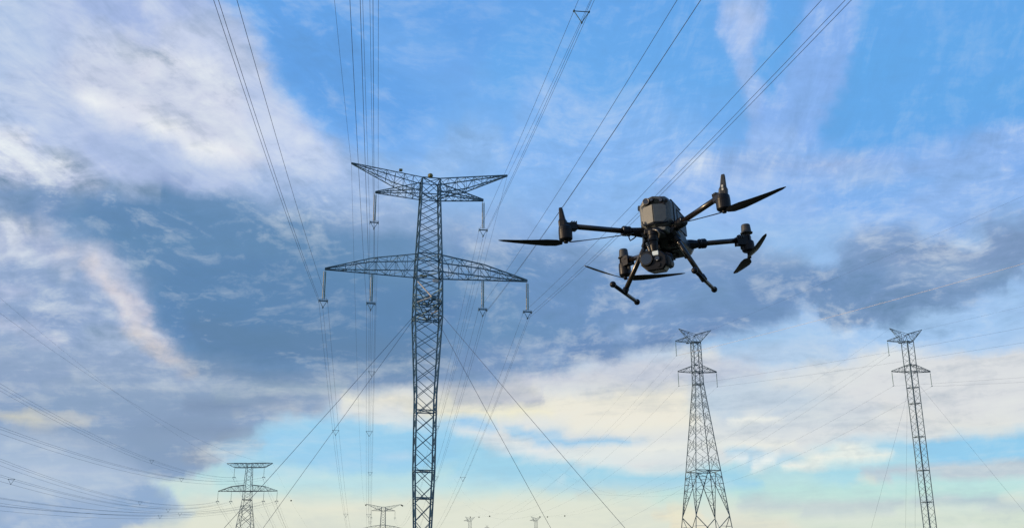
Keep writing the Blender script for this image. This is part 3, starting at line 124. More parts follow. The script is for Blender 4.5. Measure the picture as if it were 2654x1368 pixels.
  [(0,133,179,242,16),(0.014,136,181,242,24),(0.024,136,181,242,26),(0.186,136,181,243,28),(0.19,136,181,243,28),(0.2,141,181,241,40),(0.214,142,181,240,44),(0.229,142,181,241,43),(0.238,143,181,240,45),(0.252,145,179,235,46),(0.271,145,179,236,47),(0.281,146,178,233,48),(0.295,145,179,235,47),(0.333,146,178,232,48),(0.386,146,181,238,48),(0.4,144,181,239,43),(0.41,134,176,239,34),(0.433,123,173,239,21),(0.457,109,168,236,16),(0.476,104,166,235,16),(1,101,165,235,16)]),
 (24.00, [(0,182,195,232,29),(0.252,182,195,232,29),(0.305,178,195,231,29),(0.333,182,196,230,43),(0.381,183,196,230,41),(0.4,182,196,232,31),(0.424,183,196,232,30),(0.438,188,199,231,34),(0.452,202,208,234,37),(0.481,218,220,239,38),(0.505,235,236,244,40),(0.519,238,237,245,42),(0.533,233,233,243,44),(0.557,210,213,234,45),(0.586,199,204,229,45),(0.605,197,203,229,45),(0.624,201,207,232,44),(0.648,198,207,237,31),(0.671,194,206,238,41),(0.695,197,207,238,41),(0.714,193,205,237,38),(0.724,187,201,237,35),(0.748,164,190,238,30),(0.767,133,178,241,18),(0.786,123,174,241,16),(0.8,121,173,240,16),(0.871,129,177,242,17),(0.886,140,183,241,31),(0.895,143,184,241,35),(0.986,143,184,241,34),(1,131,178,242,19)],
  [(0,131,178,242,19),(0.024,134,180,243,26),(0.224,134,180,243,27),(0.252,129,178,242,21),(0.295,126,176,241,19),(0.314,120,173,240,16),(0.324,119,172,240,16),(0.329,120,173,240,16),(0.333,132,177,241,21),(0.338,144,182,242,32),(0.348,151,185,243,36),(0.362,150,185,243,36),(0.367,152,186,243,36),(0.386,153,187,244,37),(0.395,151,185,243,36),(0.4,143,180,242,34),(0.405,137,176,241,32),(0.419,135,176,240,30),(0.424,127,173,239,23),(0.429,113,169,237,16),(0.433,106,167,236,16),(0.443,103,166,235,16),(0.781,101,166,234,16),(1,101,165,235,16)]),
 (24.85, [(0,182,195,232,29),(0.248,182,195,232,29),(0.3,177,195,231,29),(0.324,182,196,230,43),(0.386,184,197,230,44),(0.395,187,198,230,43),(0.405,202,208,233,42),(0.414,226,226,241,43),(0.419,233,233,243,44),(0.429,237,237,245,45),(0.457,223,224,240,45),(0.495,214,216,235,45),(0.519,198,204,229,45),(0.567,197,203,228,45),(0.614,207,211,235,46),(0.638,197,207,237,30),(0.657,197,207,237,31),(0.7,187,200,236,27),(0.714,175,195,237,19),(0.738,125,175,240,16),(0.743,120,172,240,16),(0.771,108,164,236,16),(0.8,105,163,235,16),(0.829,108,165,236,16),(0.862,121,173,241,16),(0.9,127,177,241,17),(0.914,139,182,241,31),(0.924,141,183,240,35),(0.981,141,183,240,34),(0.995,126,176,242,17),(1,126,176,242,16)],
  [(0,126,176,242,16),(0.014,132,179,242,24),(0.024,133,180,242,26),(0.157,132,179,242,26),(0.214,133,180,242,27),(0.243,127,177,241,20),(0.276,125,176,241,19),(0.3,116,171,239,16),(0.333,115,171,239,16),(0.338,116,171,239,16),(0.343,125,173,239,21),(0.348,138,177,241,32),(0.429,136,176,240,32),(0.433,136,176,240,32),(0.438,131,174,240,28),(0.443,119,171,238,19),(0.448,107,167,236,16),(0.452,103,166,235,16),(0.457,102,166,235,16),(0.695,101,166,234,16),(1,101,165,235,16)]),
 (25.70, [(0,181,195,231,29),(0.248,182,195,232,29),(0.276,178,195,231,29),(0.305,178,195,231,29),(0.343,182,196,230,42),(0.371,184,196,230,44),(0.39,190,199,229,47),(0.41,197,203,229,46),(0.51,197,203,228,45),(0.529,202,207,231,53),(0.567,204,208,232,56),(0.586,208,211,234,57),(0.61,203,208,233,50),(0.629,194,205,236,31),(0.648,190,202,235,29),(0.671,189,201,235,28),(0.681,185,199,236,26),(0.686,180,197,236,23),(0.69,171,193,237,20),(0.705,129,176,239,16),(0.71,120,172,239,16),(0.719,111,167,237,16),(0.733,106,164,235,16),(0.762,103,161,233,16),(0.857,105,163,235,16),(0.895,118,172,240,16),(0.929,122,175,241,16),(0.943,130,178,240,23),(0.967,123,175,241,16),(0.981,120,174,241,16),(1,122,175,241,16)],
  [(0,122,175,241,16),(0.014,129,178,242,23),(0.024,131,179,242,26),(0.119,131,179,242,26),(0.152,128,177,241,23),(0.21,133,180,242,27),(0.233,126,177,241,21),(0.257,122,175,240,18),(0.276,115,171,239,16),(0.329,112,170,238,16),(0.333,113,170,238,16),(0.338,130,176,239,24),(0.343,149,183,240,38),(0.348,151,184,241,40),(0.352,151,184,241,40),(0.357,147,181,241,38),(0.362,139,177,241,34),(0.367,136,176,240,32),(0.443,135,176,240,32),(0.452,134,175,240,31),(0.457,126,173,238,24),(0.462,112,169,236,16),(0.467,104,166,235,16),(0.471,102,166,235,16),(1,101,165,235,16)]),
 (26.55, [(0,181,195,231,29),(0.243,182,195,232,29),(0.276,178,195,231,29),(0.343,178,195,231,29),(0.367,182,196,231,34),(0.381,186,197,230,39),(0.395,195,202,229,47),(0.41,197,204,230,53),(0.457,198,204,230,51),(0.467,201,206,230,49),(0.481,213,215,235,54),(0.514,198,204,229,45),(0.552,198,204,229,47),(0.581,206,211,233,60),(0.595,204,210,232,60),(0.605,201,208,231,55),(0.614,191,200,231,39),(0.624,183,196,232,30),(0.657,180,195,232,28),(0.662,176,193,233,27),(0.667,167,190,234,25),(0.681,125,173,237,16),(0.686,115,170,237,16),(0.695,107,165,236,16),(0.71,102,160,232,16),(0.762,100,158,229,16),(0.79,104,162,234,16),(0.881,105,163,235,16),(0.933,117,172,240,16),(0.986,116,172,240,16),(1,118,173,240,16)],
  [(0,118,173,240,16),(0.014,127,177,241,23),(0.024,130,178,242,25),(0.081,130,178,242,26),(0.105,128,177,241,24),(0.129,120,174,240,16),(0.152,115,172,239,16),(0.167,118,173,240,16),(0.19,128,177,241,24),(0.205,129,178,241,26),(0.219,127,177,241,23),(0.233,118,173,240,16),(0.248,112,170,238,16),(0.324,109,169,237,16),(0.329,117,171,238,17),(0.333,141,180,240,33),(0.338,151,184,240,40),(0.348,151,184,240,40),(0.352,151,184,240,40),(0.357,145,181,240,36),(0.362,121,173,238,20),(0.367,108,168,237,16),(0.371,112,169,237,17),(0.381,131,174,240,29),(0.386,135,176,240,32),(0.457,135,175,240,32),(0.467,131,174,239,29),(0.471,117,170,237,20),(0.476,103,166,235,16),(0.481,101,166,235,16),(1,101,165,234,16)]),
 (27.40, [(0,181,195,231,29),(0.238,181,195,232,29),(0.276,177,195,231,29),(0.343,178,195,231,29),(0.381,182,196,232,30),(0.4,191,201,231,47),(0.433,197,204,230,55),(0.448,203,210,233,64),(0.476,207,212,233,61),(0.505,215,218,237,69),(0.557,214,218,237,69),(0.567,211,215,236,66),(0.581,200,206,231,50),(0.595,195,203,232,37),(0.614,193,203,234,30),(0.643,195,205,235,29),(0.648,189,201,234,28),(0.652,175,193,233,26),(0.662,137,176,234,17),(0.667,120,169,235,16),(0.671,109,165,234,16),(0.676,104,162,233,16),(0.686,101,159,231,16),(0.776,100,158,229,16),(0.8,103,162,234,16),(0.838,104,162,234,16),(0.876,111,167,236,16),(0.924,113,168,237,16),(0.948,116,171,239,16),(0.976,112,171,239,16),(1,112,171,239,16)],
  [(0,112,171,239,16),(0.014,116,172,240,16),(0.038,126,176,241,23),(0.052,128,177,241,25),(0.071,125,176,241,23),(0.09,117,173,240,17),(0.114,112,171,239,16),(0.176,110,170,238,16),(0.205,119,173,239,19),(0.233,108,169,238,16),(0.314,105,168,237,16),(0.319,109,169,237,16),(0.329,148,182,240,38),(0.333,151,184,240,40),(0.343,151,184,240,40),(0.348,148,183,240,39),(0.352,132,176,239,28),(0.357,110,169,237,16),(0.362,105,167,236,16),(0.386,105,167,236,16),(0.39,110,168,237,17),(0.395,123,172,238,24),(0.4,133,175,240,31),(0.405,135,175,240,32),(0.467,134,175,240,32),(0.476,132,174,239,30),(0.481,117,170,237,20),(0.486,103,166,235,16),(0.49,101,166,235,16),(1,100,165,234,16)]),
 (28.25, [(0,181,195,231,29),(0.233,181,195,232,29),(0.271,177,195,231,29),(0.333,177,195,231,29),(0.381,182,195,232,29),(0.386,182,196,232,31),(0.4,189,200,231,43),(0.429,188,199,231,42),(0.448,192,201,230,45),(0.462,190,199,230,40),(0.476,179,191,228,38),(0.481,178,190,228,38),(0.49,180,192,229,38),(0.505,188,198,230,37),(0.543,196,204,233,35),(0.571,197,206,236,30),(0.605,197,206,236,29),(0.624,191,202,234,29),(0.638,178,194,232,28),(0.643,169,190,233,25),(0.648,155,183,234,21),(0.657,116,167,234,16),(0.662,105,161,232,16),(0.671,100,158,230,16),(0.781,100,158,230,16),(0.8,103,162,234,16),(0.852,112,167,237,16),(0.929,113,167,237,16),(0.952,113,170,238,16),(0.971,109,169,238,16),(1,108,169,238,16)],
  [(0,108,169,238,16),(0.052,111,170,239,16),(0.086,108,169,238,16),(0.31,105,167,237,16),(0.314,112,169,237,17),(0.319,136,178,239,30),(0.324,149,183,240,39),(0.338,150,183,240,40),(0.348,149,183,240,39),(0.352,136,177,239,30),(0.357,113,169,237,18),(0.362,104,167,236,16),(0.367,104,167,236,16),(0.395,103,166,236,16),(0.4,105,167,236,16),(0.405,118,170,238,21),(0.41,131,174,240,30),(0.414,134,175,240,32),(0.476,134,175,240,32),(0.481,134,175,240,32),(0.486,131,174,239,29),(0.49,115,169,237,19),(0.495,104,166,236,16),(0.5,101,165,235,16),(1,100,164,234,16)]),
 (29.10, [(0,181,195,231,29),(0.229,181,195,231,29),(0.267,177,195,231,29),(0.319,177,195,231,29),(0.376,181,195,232,29),(0.386,178,193,231,29),(0.395,168,185,229,29),(0.4,166,184,228,29),(0.471,163,181,228,29),(0.486,164,182,228,29),(0.49,168,185,229,29),(0.5,186,197,233,29),(0.51,196,205,235,29),(0.538,197,206,236,29),(0.557,195,204,235,29),(0.614,181,195,232,29),(0.624,176,193,232,27),(0.629,169,190,233,26),(0.633,158,185,234,23),(0.643,125,171,235,16),(0.648,111,165,234,16),(0.652,103,161,232,16),(0.657,101,159,230,16),(0.767,100,158,230,16),(0.786,103,162,234,16),(0.805,110,166,236,16),(0.819,112,167,237,16),(0.914,112,167,237,16),(0.952,107,165,236,16),(0.971,107,168,238,16),(1,107,168,238,16)],
  [(0,107,168,238,16),(0.305,104,166,236,16),(0.31,113,169,237,18),(0.314,139,179,239,32),(0.319,150,183,240,40),(0.324,152,184,240,40),(0.333,171,194,240,40),(0.338,170,193,240,40),(0.348,154,185,240,40),(0.357,150,183,240,40),(0.362,146,181,240,37),(0.367,126,174,238,24),(0.371,108,167,236,16),(0.376,103,166,236,16),(0.41,104,166,236,16),(0.414,111,168,237,17),(0.419,127,172,239,27),(0.424,134,175,240,31),(0.481,134,175,240,32),(0.49,133,175,240,31),(0.495,124,171,239,25),(0.5,108,167,236,16),(0.505,102,165,235,16),(0.51,101,165,235,16),(1,100,164,234,16)]),
 (29.95, [(0,181,195,231,29),(0.229,181,195,231,29),(0.262,177,195,231,29),(0.314,177,195,231,29),(0.367,181,195,231,29),(0.376,179,193,231,29),(0.386,168,185,229,29),(0.39,165,183,228,29),(0.462,164,182,228,29),(0.467,165,183,228,29),(0.471,172,187,230,29),(0.476,183,195,232,29),(0.481,190,200,234,29),(0.486,191,202,234,29),(0.519,170,186,229,29),(0.557,181,195,232,29),(0.586,180,195,232,29),(0.6,175,192,232,27),(0.61,166,188,233,25),(0.614,158,185,233,23),(0.633,113,167,236,16),(0.638,106,164,235,16),(0.648,101,159,231,16),(0.757,100,158,230,16),(0.776,103,162,234,16),(0.795,110,166,236,16),(0.81,112,167,237,16),(0.876,111,167,236,16),(0.933,103,162,234,16),(0.957,103,162,234,16),(1,106,167,237,16)],
  [(0,106,167,237,16),(0.3,104,166,236,16),(0.305,112,168,237,18),(0.31,139,178,239,33),(0.314,150,183,240,40),(0.324,151,183,240,40),(0.329,154,185,240,40),(0.338,171,193,240,40),(0.343,174,195,240,40),(0.348,174,195,240,40),(0.352,173,194,240,40),(0.357,166,191,240,40),(0.367,151,183,240,40),(0.371,141,179,239,34),(0.376,114,169,237,18),(0.381,103,165,236,16),(0.419,103,165,236,16),(0.424,108,166,237,16),(0.429,122,171,238,24),(0.433,132,174,240,31),(0.438,134,175,240,32),(0.49,134,175,240,32),(0.495,134,175,240,32),(0.5,129,173,239,28),(0.505,113,168,237,18),(0.51,102,165,236,16),(0.514,101,165,235,16),(1,100,164,234,16)]),
 (30.80, [(0,181,195,231,29),(0.224,181,195,231,29),(0.267,177,195,231,29),(0.324,178,195,231,29),(0.362,181,195,231,29),(0.367,180,194,231,29),(0.381,165,183,228,29),(0.386,164,182,228,29),(0.543,164,182,228,29),(0.567,157,181,230,24),(0.571,154,181,232,22),(0.59,124,171,235,16),(0.6,113,167,235,16),(0.61,107,165,236,16),(0.624,104,164,236,16),(0.652,102,161,234,16),(0.757,102,161,233,16),(0.795,104,162,234,16),(0.957,102,161,234,16),(1,105,165,236,16)],
  [(0,105,165,236,16),(0.3,103,165,236,16),(0.305,105,165,236,16),(0.314,154,185,240,39),(0.319,164,190,240,40),(0.324,171,194,240,40),(0.333,174,195,240,40),(0.338,172,194,240,40),(0.352,154,185,240,40),(0.357,151,183,240,40),(0.367,150,183,240,40),(0.371,145,181,240,37),(0.376,121,171,237,22),(0.381,103,165,236,16),(0.386,102,164,236,16),(0.429,102,164,236,16),(0.433,104,165,236,16),(0.438,115,168,238,20),(0.443,129,173,239,29),(0.448,134,174,240,32),(0.49,134,175,240,32),(0.5,134,174,240,32),(0.505,131,174,240,30),(0.51,117,169,237,20),(0.514,102,165,235,16),(0.519,101,165,235,16),(1,100,164,234,16)]),
 (33.00, [(0,181,195,231,29),(0.343,181,195,231,29),(0.348,181,194,231,29),(0.362,170,187,229,29),(0.381,166,183,228,29),(0.471,164,182,228,29),(0.481,160,180,228,27),(0.486,155,177,228,24),(0.495,140,170,229,17),(0.505,131,166,229,16),(0.548,129,166,229,16),(0.552,125,165,230,16),(0.562,105,161,233,16),(0.567,101,160,234,16),(0.571,100,160,234,16),(0.638,102,161,233,16),(1,102,161,234,16)],
  [(0,102,161,234,16),(0.186,101,162,235,16),(0.514,98,160,234,16),(0.538,100,165,234,16),(0.748,100,164,234,16),(0.79,99,162,234,16),(0.862,92,153,231,16),(1,88,148,228,16)]),
 (38.00, [(0,181,194,231,29),(0.419,181,194,231,29),(0.429,175,191,231,27),(0.433,166,185,231,25),(0.438,150,177,230,22),(0.448,113,158,229,16),(0.452,100,153,229,16),(0.457,94,151,229,16),(0.467,91,150,229,16),(0.667,93,152,230,16),(0.71,101,159,233,16),(1,101,160,233,16)],
  [(0,101,160,233,16),(0.019,100,159,233,16),(0.048,94,154,231,16),(0.305,93,153,230,16),(0.524,90,150,229,16),(0.743,86,145,227,16),(0.938,81,139,224,16),(1,81,139,224,16)]),
]
w = bpy.data.worlds.new("World"); w.use_nodes = True
nt = w.node_tree; nt.nodes.clear()
def N(t, **k):
    n = nt.nodes.new(t)
    for a, v in k.items(): setattr(n, a, v)
    return n
def LK(a, b): nt.links.new(a, b)
def MATH(op, a, b=None, c=None, clamp=False):
    n = N("ShaderNodeMath", operation=op, use_clamp=clamp)
    for i, v in enumerate((a, b, c)):
        if v is None: continue
        if isinstance(v, (int, float)): n.inputs[i].default_value = v
        else: LK(v, n.inputs[i])
    return n.outputs[0]
def NOISE(vec, scale, detail, rough=.55, dist=0.0, lac=2.0):
    n = N("ShaderNodeTexNoise"); n.inputs["Scale"].default_value = scale; n.inputs["Detail"].default_value = detail
    n.inputs["Roughness"].default_value = rough; n.inputs["Distortion"].default_value = dist; n.inputs["Lacunarity"].default_value = lac
    LK(vec, n.inputs["Vector"]); return n
def MIXC(f, a, b, mode='MIX'):
    n = N("ShaderNodeMix", data_type='RGBA', blend_type=mode)
    for i, v in ((0, f), (6, a), (7, b)):
        if isinstance(v, (int, float)): n.inputs[i].default_value = v
        elif isinstance(v, tuple): n.inputs[i].default_value = v
        else: LK(v, n.inputs[i])
    return n.outputs[2]
tc = N("ShaderNodeTexCoord"); sep = N("ShaderNodeSeparateXYZ"); LK(tc.outputs["Generated"], sep.inputs[0])
X, Y, Z = sep.outputs
# direction -> azimuth / elevation in degrees (a place in the real sky, the same from anywhere)
az0 = MATH('MULTIPLY', MATH('ARCTAN2', X, Y), 57.29578)
el0 = MATH('MULTIPLY', MATH('ARCSINE', Z), 57.29578)
# cloud-deck coordinates: clouds flatten and crowd together towards the horizon
zz = MATH('ADD', MATH('MAXIMUM', Z, 0.0), 0.22)
cx = MATH('DIVIDE', X, zz); cy = MATH('DIVIDE', Y, zz)
deck = N("ShaderNodeCombineXYZ"); LK(cx, deck.inputs[0]); LK(MATH('MULTIPLY', cy, 1.5), deck.inputs[1])
# billow warp (in the direction space) at two sizes
w1 = NOISE(tc.outputs["Generated"], 7.0, 3.0, .5); w2 = NOISE(tc.outputs["Generated"], 30.0, 9.0, .66)
s1 = N("ShaderNodeSeparateColor"); LK(w1.outputs["Color"], s1.inputs[0])
s2 = N("ShaderNodeSeparateColor"); LK(w2.outputs["Color"], s2.inputs[0])
def warp(base, c1, c2, k1, k2):
    a = MATH('MULTIPLY_ADD', MATH('SUBTRACT', c1, .5), k1, base)
    return MATH('MULTIPLY_ADD', MATH('SUBTRACT', c2, .5), k2, a)
az = warp(az0, s1.outputs[0], s2.outputs[0], .7, 1.9)
lowk = MATH('MULTIPLY', MATH('SUBTRACT', el0, 2.0), 1 / 12.0, clamp=True)     # flatter clouds near the horizon
k_el2 = MATH('MULTIPLY_ADD', lowk, 1.0, 0.42)
el = MATH('ADD', MATH('MULTIPLY_ADD', MATH('SUBTRACT', s1.outputs[1], .5), MATH('MULTIPLY_ADD', lowk, .7, .15), el0),
          MATH('MULTIPLY', MATH('SUBTRACT', s2.outputs[1], .5), k_el2))
def sky_row(prev_amp, tl, tr):
    g = bpy.data.node_groups.new("cloud_row", 'ShaderNodeTree')
    for nm in ("azimuth", "chain"): g.interface.new_socket(nm, in_out='INPUT', socket_type='NodeSocketFloat')
    g.interface.new_socket("colour", in_out='OUTPUT', socket_type='NodeSocketColor')
    g.interface.new_socket("relief", in_out='OUTPUT', socket_type='NodeSocketFloat')
    gi = g.nodes.new("NodeGroupInput"); go = g.nodes.new("NodeGroupOutput"); rs = []; us = []
    def gm(op, a, b, c=None, cl=False):
        m = g.nodes.new("ShaderNodeMath"); m.operation = op; m.use_clamp = cl
        for i_, v_ in enumerate((a, b, c)):
            if isinstance(v_, (int, float)): m.inputs[i_].default_value = v_
            elif v_ is not None: g.links.new(v_, m.inputs[i_])
        return m.outputs[0]
    az_ = gm('MULTIPLY_ADD', gi.outputs[1], 1e-7, gi.outputs[0])     # evaluated row after row
    us = [gm('MULTIPLY_ADD', az_, 1 / 42.0, 1.0, True), gm('MULTIPLY', az_, 1 / 42.0, None, True)]
    side_ = gm('GREATER_THAN', az_, 0.0)
    for k, st in enumerate((tl, tr)):
        rp = g.nodes.new("ShaderNodeValToRGB"); cr = rp.color_ramp
        cr.elements.remove(cr.elements[1]); cr.elements[0].position = 0
        for t in st[1:]: cr.elements.new(t[0])
        for i, t in enumerate(st): cr.elements[i].color = [(t[j] / 255.0) ** 2.2 for j in (1, 2, 3)] + [t[4] / 100.0]
        g.links.new(us[k], rp.inputs[0]); rs.append(rp)
    mc = g.nodes.new("ShaderNodeMix"); mc.data_type = 'RGBA'; mf = g.nodes.new("ShaderNodeMix"); mf.data_type = 'FLOAT'
    g.links.new(side_, mc.inputs[0]); g.links.new(rs[0].outputs[0], mc.inputs[6]); g.links.new(rs[1].outputs[0], mc.inputs[7])
    g.links.new(side_, mf.inputs[0]); g.links.new(rs[0].outputs[1], mf.inputs[2]); g.links.new(rs[1].outputs[1], mf.inputs[3])
    g.links.new(mc.outputs[2], go.inputs[0]); g.links.new(mf.outputs[0], go.inputs[1])
    n = nt.nodes.new("ShaderNodeGroup"); n.node_tree = g
    LK(az, n.inputs[0])
    if prev_amp is not None: LK(prev_amp, n.inputs[1])
    return n
def MIXF(f, a, b):
    m = N("ShaderNodeMix", data_type='FLOAT'); LK(f, m.inputs[0]); LK(a, m.inputs[2]); LK(b, m.inputs[3]); return m.outputs[0]
colr = None; amp = None; prev_e = None
for i, (e_, tl, tr) in enumerate(SKY_ROWS):
    gr = sky_row(amp, tl, tr)
    if colr is None: colr, amp = gr.outputs[0], gr.outputs[1]
    else:
        f = MATH('MULTIPLY', MATH('SUBTRACT', el, prev_e), 1.0 / (e_ - prev_e), clamp=True)
        colr = MIXC(f, colr, gr.outputs[0]); amp = MIXF(f, amp, gr.outputs[1])
    prev_e = e_
# cloud relief: fractal light and dark, streaked along the deck
# each noise is folded by a coarser one so that wisps curl and bunch instead of repeating evenly
fold = NOISE(tc.outputs["Generated"], 3.2, 3.0, .5)
fv = N("ShaderNodeVectorMath", operation='MULTIPLY_ADD'); LK(fold.outputs["Color"], fv.inputs[0]); fv.inputs[1].default_value = (.16, .16, .12); LK(tc.outputs["Generated"], fv.inputs[2])
flat = N("ShaderNodeVectorMath", operation='MULTIPLY'); LK(fv.outputs[0], flat.inputs[0]); flat.inputs[1].default_value = (1, 1, 2.6)
d1 = NOISE(deck.outputs[0], 4.0, 9.0, .68, .2)
d2 = NOISE(fv.outputs[0], 11.0, 9.0, .68, .15)
d3 = NOISE(flat.outputs[0], 13.0, 9.0, .66, .25)
d4 = NOISE(flat.outputs[0], 52.0, 8.0, .62, .5)
def CEN(n, k): return MATH('MULTIPLY', MATH('SUBTRACT', n.outputs[0], .5), k)
det = MATH('ADD', MATH('ADD', CEN(d1, .9), CEN(d2, 1.3)), MATH("ADD", CEN(d3, 1.1), CEN(d4, .8)))
# cirrus streaks combed down to the right on the left half, up to the right on the right half
st1 = N("ShaderNodeCombineXYZ"); LK(MATH('MULTIPLY_ADD', el0, -.042, MATH('MULTIPLY', az0, .090)), st1.inputs[0]); LK(MATH('MULTIPLY_ADD', el0, .27, MATH('MULTIPLY', az0, .13)), st1.inputs[1])
LK(MATH('MULTIPLY', fold.outputs[0], 1.5), st1.inputs[2])
st2 = N("ShaderNodeCombineXYZ"); LK(MATH('MULTIPLY_ADD', el0, .10, MATH('MULTIPLY', az0, .05)), st2.inputs[0]); LK(MATH('MULTIPLY_ADD', el0, .16, MATH('MULTIPLY', az0, -.30)), st2.inputs[1])
LK(MATH('MULTIPLY', fold.outputs[0], 1.5), st2.inputs[2])
s5 = NOISE(st1.outputs[0], 2.2, 9.0, .620, .55); s6 = NOISE(st2.outputs[0], 1.8, 9.0, .68, .5)
mL = MATH('MULTIPLY', MATH('SUBTRACT', -3.0, az0), 1 / 8.0, clamp=True)
mR = MATH('MULTIPLY', MATH('MULTIPLY', MATH('SUBTRACT', az0, 3.0), 1 / 8.0, clamp=True), MATH('MULTIPLY', MATH('SUBTRACT', el0, 19.0), 1 / 4.0, clamp=True))
mL = MATH('MULTIPLY', mL, MATH('MULTIPLY_ADD', MATH('MULTIPLY', MATH('SUBTRACT', el0, 17.5), 1 / 4.0, clamp=True), .75, .25))
st3 = N("ShaderNodeCombineXYZ"); LK(MATH('MULTIPLY_ADD', el0, .05, MATH('MULTIPLY', az0, .07)), st3.inputs[0]); LK(MATH('MULTIPLY_ADD', az0, -.05, MATH('MULTIPLY', el0, .62)), st3.inputs[1])
LK(MATH('MULTIPLY', fold.outputs[0], 2.0), st3.inputs[2])
s7 = NOISE(st3.outputs[0], 1.6, 9.0, .620, .45)
mB = MATH('MULTIPLY', MATH('SUBTRACT', 14.5, el0), 1 / 5.0, clamp=True)
det = MATH('ADD', det, MATH('MULTIPLY', CEN(s7, 2.0), mB))
det = MATH('ADD', det, MATH('ADD', MATH('MULTIPLY', CEN(s5, 2.2), mL), MATH('MULTIPLY', CEN(s6, 2.0), mR)))
rgh = MATH('MULTIPLY_ADD', MATH('SUBTRACT', fold.outputs[0], .5), 2.4, 1.0, clamp=False)      # quiet and busy stretches
det = MATH('MULTIPLY', MATH('MULTIPLY', det, amp), MATH('MAXIMUM', rgh, .35))
hi = MATH('MULTIPLY', MATH('SUBTRACT', el0, 9.0), 1 / 7.0, clamp=True)
lo = MATH('MULTIPLY', MATH('SUBTRACT', el0, 5.0), 1 / 6.0, clamp=True)
brt = MIXC(hi, (.84, .84, .82, 1), (.84, .87, .93, 1)); drk = MIXC(lo, (.36, .44, .56, 1), (.10, .20, .34, 1))
c1_ = MIXC(MATH('MULTIPLY', det, 1.8, clamp=True), colr, brt)
c2_ = MIXC(MATH('MULTIPLY', det, -1.75, clamp=True), c1_, drk)
sc = N("ShaderNodeVectorMath", operation='MULTIPLY'); LK(c2_, sc.inputs[0]); sc.inputs[1].default_value = (1.015, 1.047, 1.012)
# Nishita daylight sky outside the stretch of clouds that the place shows, a little of it everywhere
sky = N("ShaderNodeTexSky", sky_type='NISHITA'); sky.sun_disc = False; sky.sun_elevation = SUN_EL; sky.sun_rotation = SUN_AZ
sky.air_density = 1.0; sky.dust_density = 1.5; sky.ozone_density = 1.2
up10 = N("ShaderNodeVectorMath", operation='SCALE'); LK(sc.outputs[0], up10.inputs[0]); up10.inputs[3].default_value = 10.0
side = MATH('MULTIPLY', MATH('SUBTRACT', MATH('ABSOLUTE', az0), 40.0), 1 / 50.0, clamp=True)
fac = MATH('MULTIPLY_ADD', side, .40, .04)
final = MIXC(fac, up10.outputs[0], sky.outputs[0])
bg = N("ShaderNodeBackground"); bg.inputs[1].default_value = 0.1; LK(final, bg.inputs[0])
wo = N("ShaderNodeOutputWorld"); LK(bg.outputs[0], wo.inputs[0])
w.cycles.sampling_method = 'MANUAL'; w.cycles.sample_map_resolution = 512
scene.world = w


# ------------------------------------------------------------------ materials
def mat(name, colr, rough=0.6, metal=0.0, noise=0.15, nscale=6.0, bump=0.0, spec=0.5, coat=0.0):
    m = bpy.data.materials.new(name); m.use_nodes = True
    nt = m.node_tree; b = nt.nodes["Principled BSDF"]
    tc = nt.nodes.new("ShaderNodeTexCoord"); n = nt.nodes.new("ShaderNodeTexNoise")
    n.inputs["Scale"].default_value = nscale; n.inputs["Detail"].default_value = 5
    nt.links.new(tc.outputs["Object"], n.inputs["Vector"])
    r = nt.nodes.new("ShaderNodeValToRGB"); e = r.color_ramp.elements
    e[0].position = 0.3; e[1].position = 0.7
    e[0].color = [c * (1 - noise) for c in colr] + [1]; e[1].color = [min(1, c * (1 + noise)) for c in colr] + [1]
    nt.links.new(n.outputs["Fac"], r.inputs["Fac"]); nt.links.new(r.outputs["Color"], b.inputs["Base Color"])
    b.inputs["Roughness"].default_value = rough; b.inputs["Metallic"].default_value = metal
    b.inputs["Specular IOR Level"].default_value = spec
    if coat: b.inputs["Coat Weight"].default_value = coat; b.inputs["Coat Roughness"].default_value = 0.15
    rr = nt.nodes.new("ShaderNodeMapRange"); rr.inputs[3].default_value = rough * 0.8; rr.inputs[4].default_value = min(1, rough * 1.2)
    nt.links.new(n.outputs["Fac"], rr.inputs[0]); nt.links.new(rr.outputs[0], b.inputs["Roughness"])
    if bump:
        bp = nt.nodes.new("ShaderNodeBump"); bp.inputs["Strength"].default_value = bump; bp.inputs["Distance"].default_value = 0.002
        nt.links.new(n.outputs["Fac"], bp.inputs["Height"]); nt.links.new(bp.outputs[0], b.inputs["Normal"])
    return m
M_STEEL = mat("galvanised_steel", (0.10, 0.20, 0.27), 0.55, 0.25, 0.3, 0.8)
M_STEEL_FAR = mat("far_hazed_steel", (0.13, 0.20, 0.24), 0.6, 0.15, 0.3, 0.4)  # steel of the farther towers, with the fade of distance put into its colour
M_WIRE = mat("aluminium_conductor", (0.05, 0.08, 0.15), 0.6, 0.3, 0.1, 0.5)
M_WIRE_SUNLIT = mat("painted_sunlit_wire", (0.62, 0.58, 0.55), 0.4, 0.2, 0.1, 0.5)  # pale copy of the conductor: low sunlight put into the wire's colour
M_GLASS = mat("green_insulator_glass", (0.10, 0.22, 0.17), 0.25, 0.0, 0.2, 3, spec=0.8)
M_PORC = mat("pale_insulator_glaze", (0.52, 0.55, 0.50), 0.35, 0.0, 0.1, 3)
M_GALV = mat("bright_galvanised_tube", (0.62, 0.60, 0.58), 0.5, 0.1, 0.1, 3)
M_LAMP = mat("yellow_green_housing", (0.22, 0.21, 0.08), 0.5, 0.0, 0.2, 4)
M_BALL = mat("dark_marker_plastic", (0.03, 0.035, 0.02), 0.7, 0.0, 0.2, 4)
M_CONC = mat("concrete", (0.35, 0.34, 0.31), 0.9, 0.0, 0.15, 3, 0.3)
M_BLACK = mat("black_plastic", (0.004, 0.0055, 0.011), 0.42, 0.0, 0.3, 60, 0.0, spec=0.3)
M_CARBON = mat("carbon_tube", (0.010, 0.008, 0.008), 0.30, 0.0, 0.3, 90, 0.0, spec=0.6, coat=0.25)
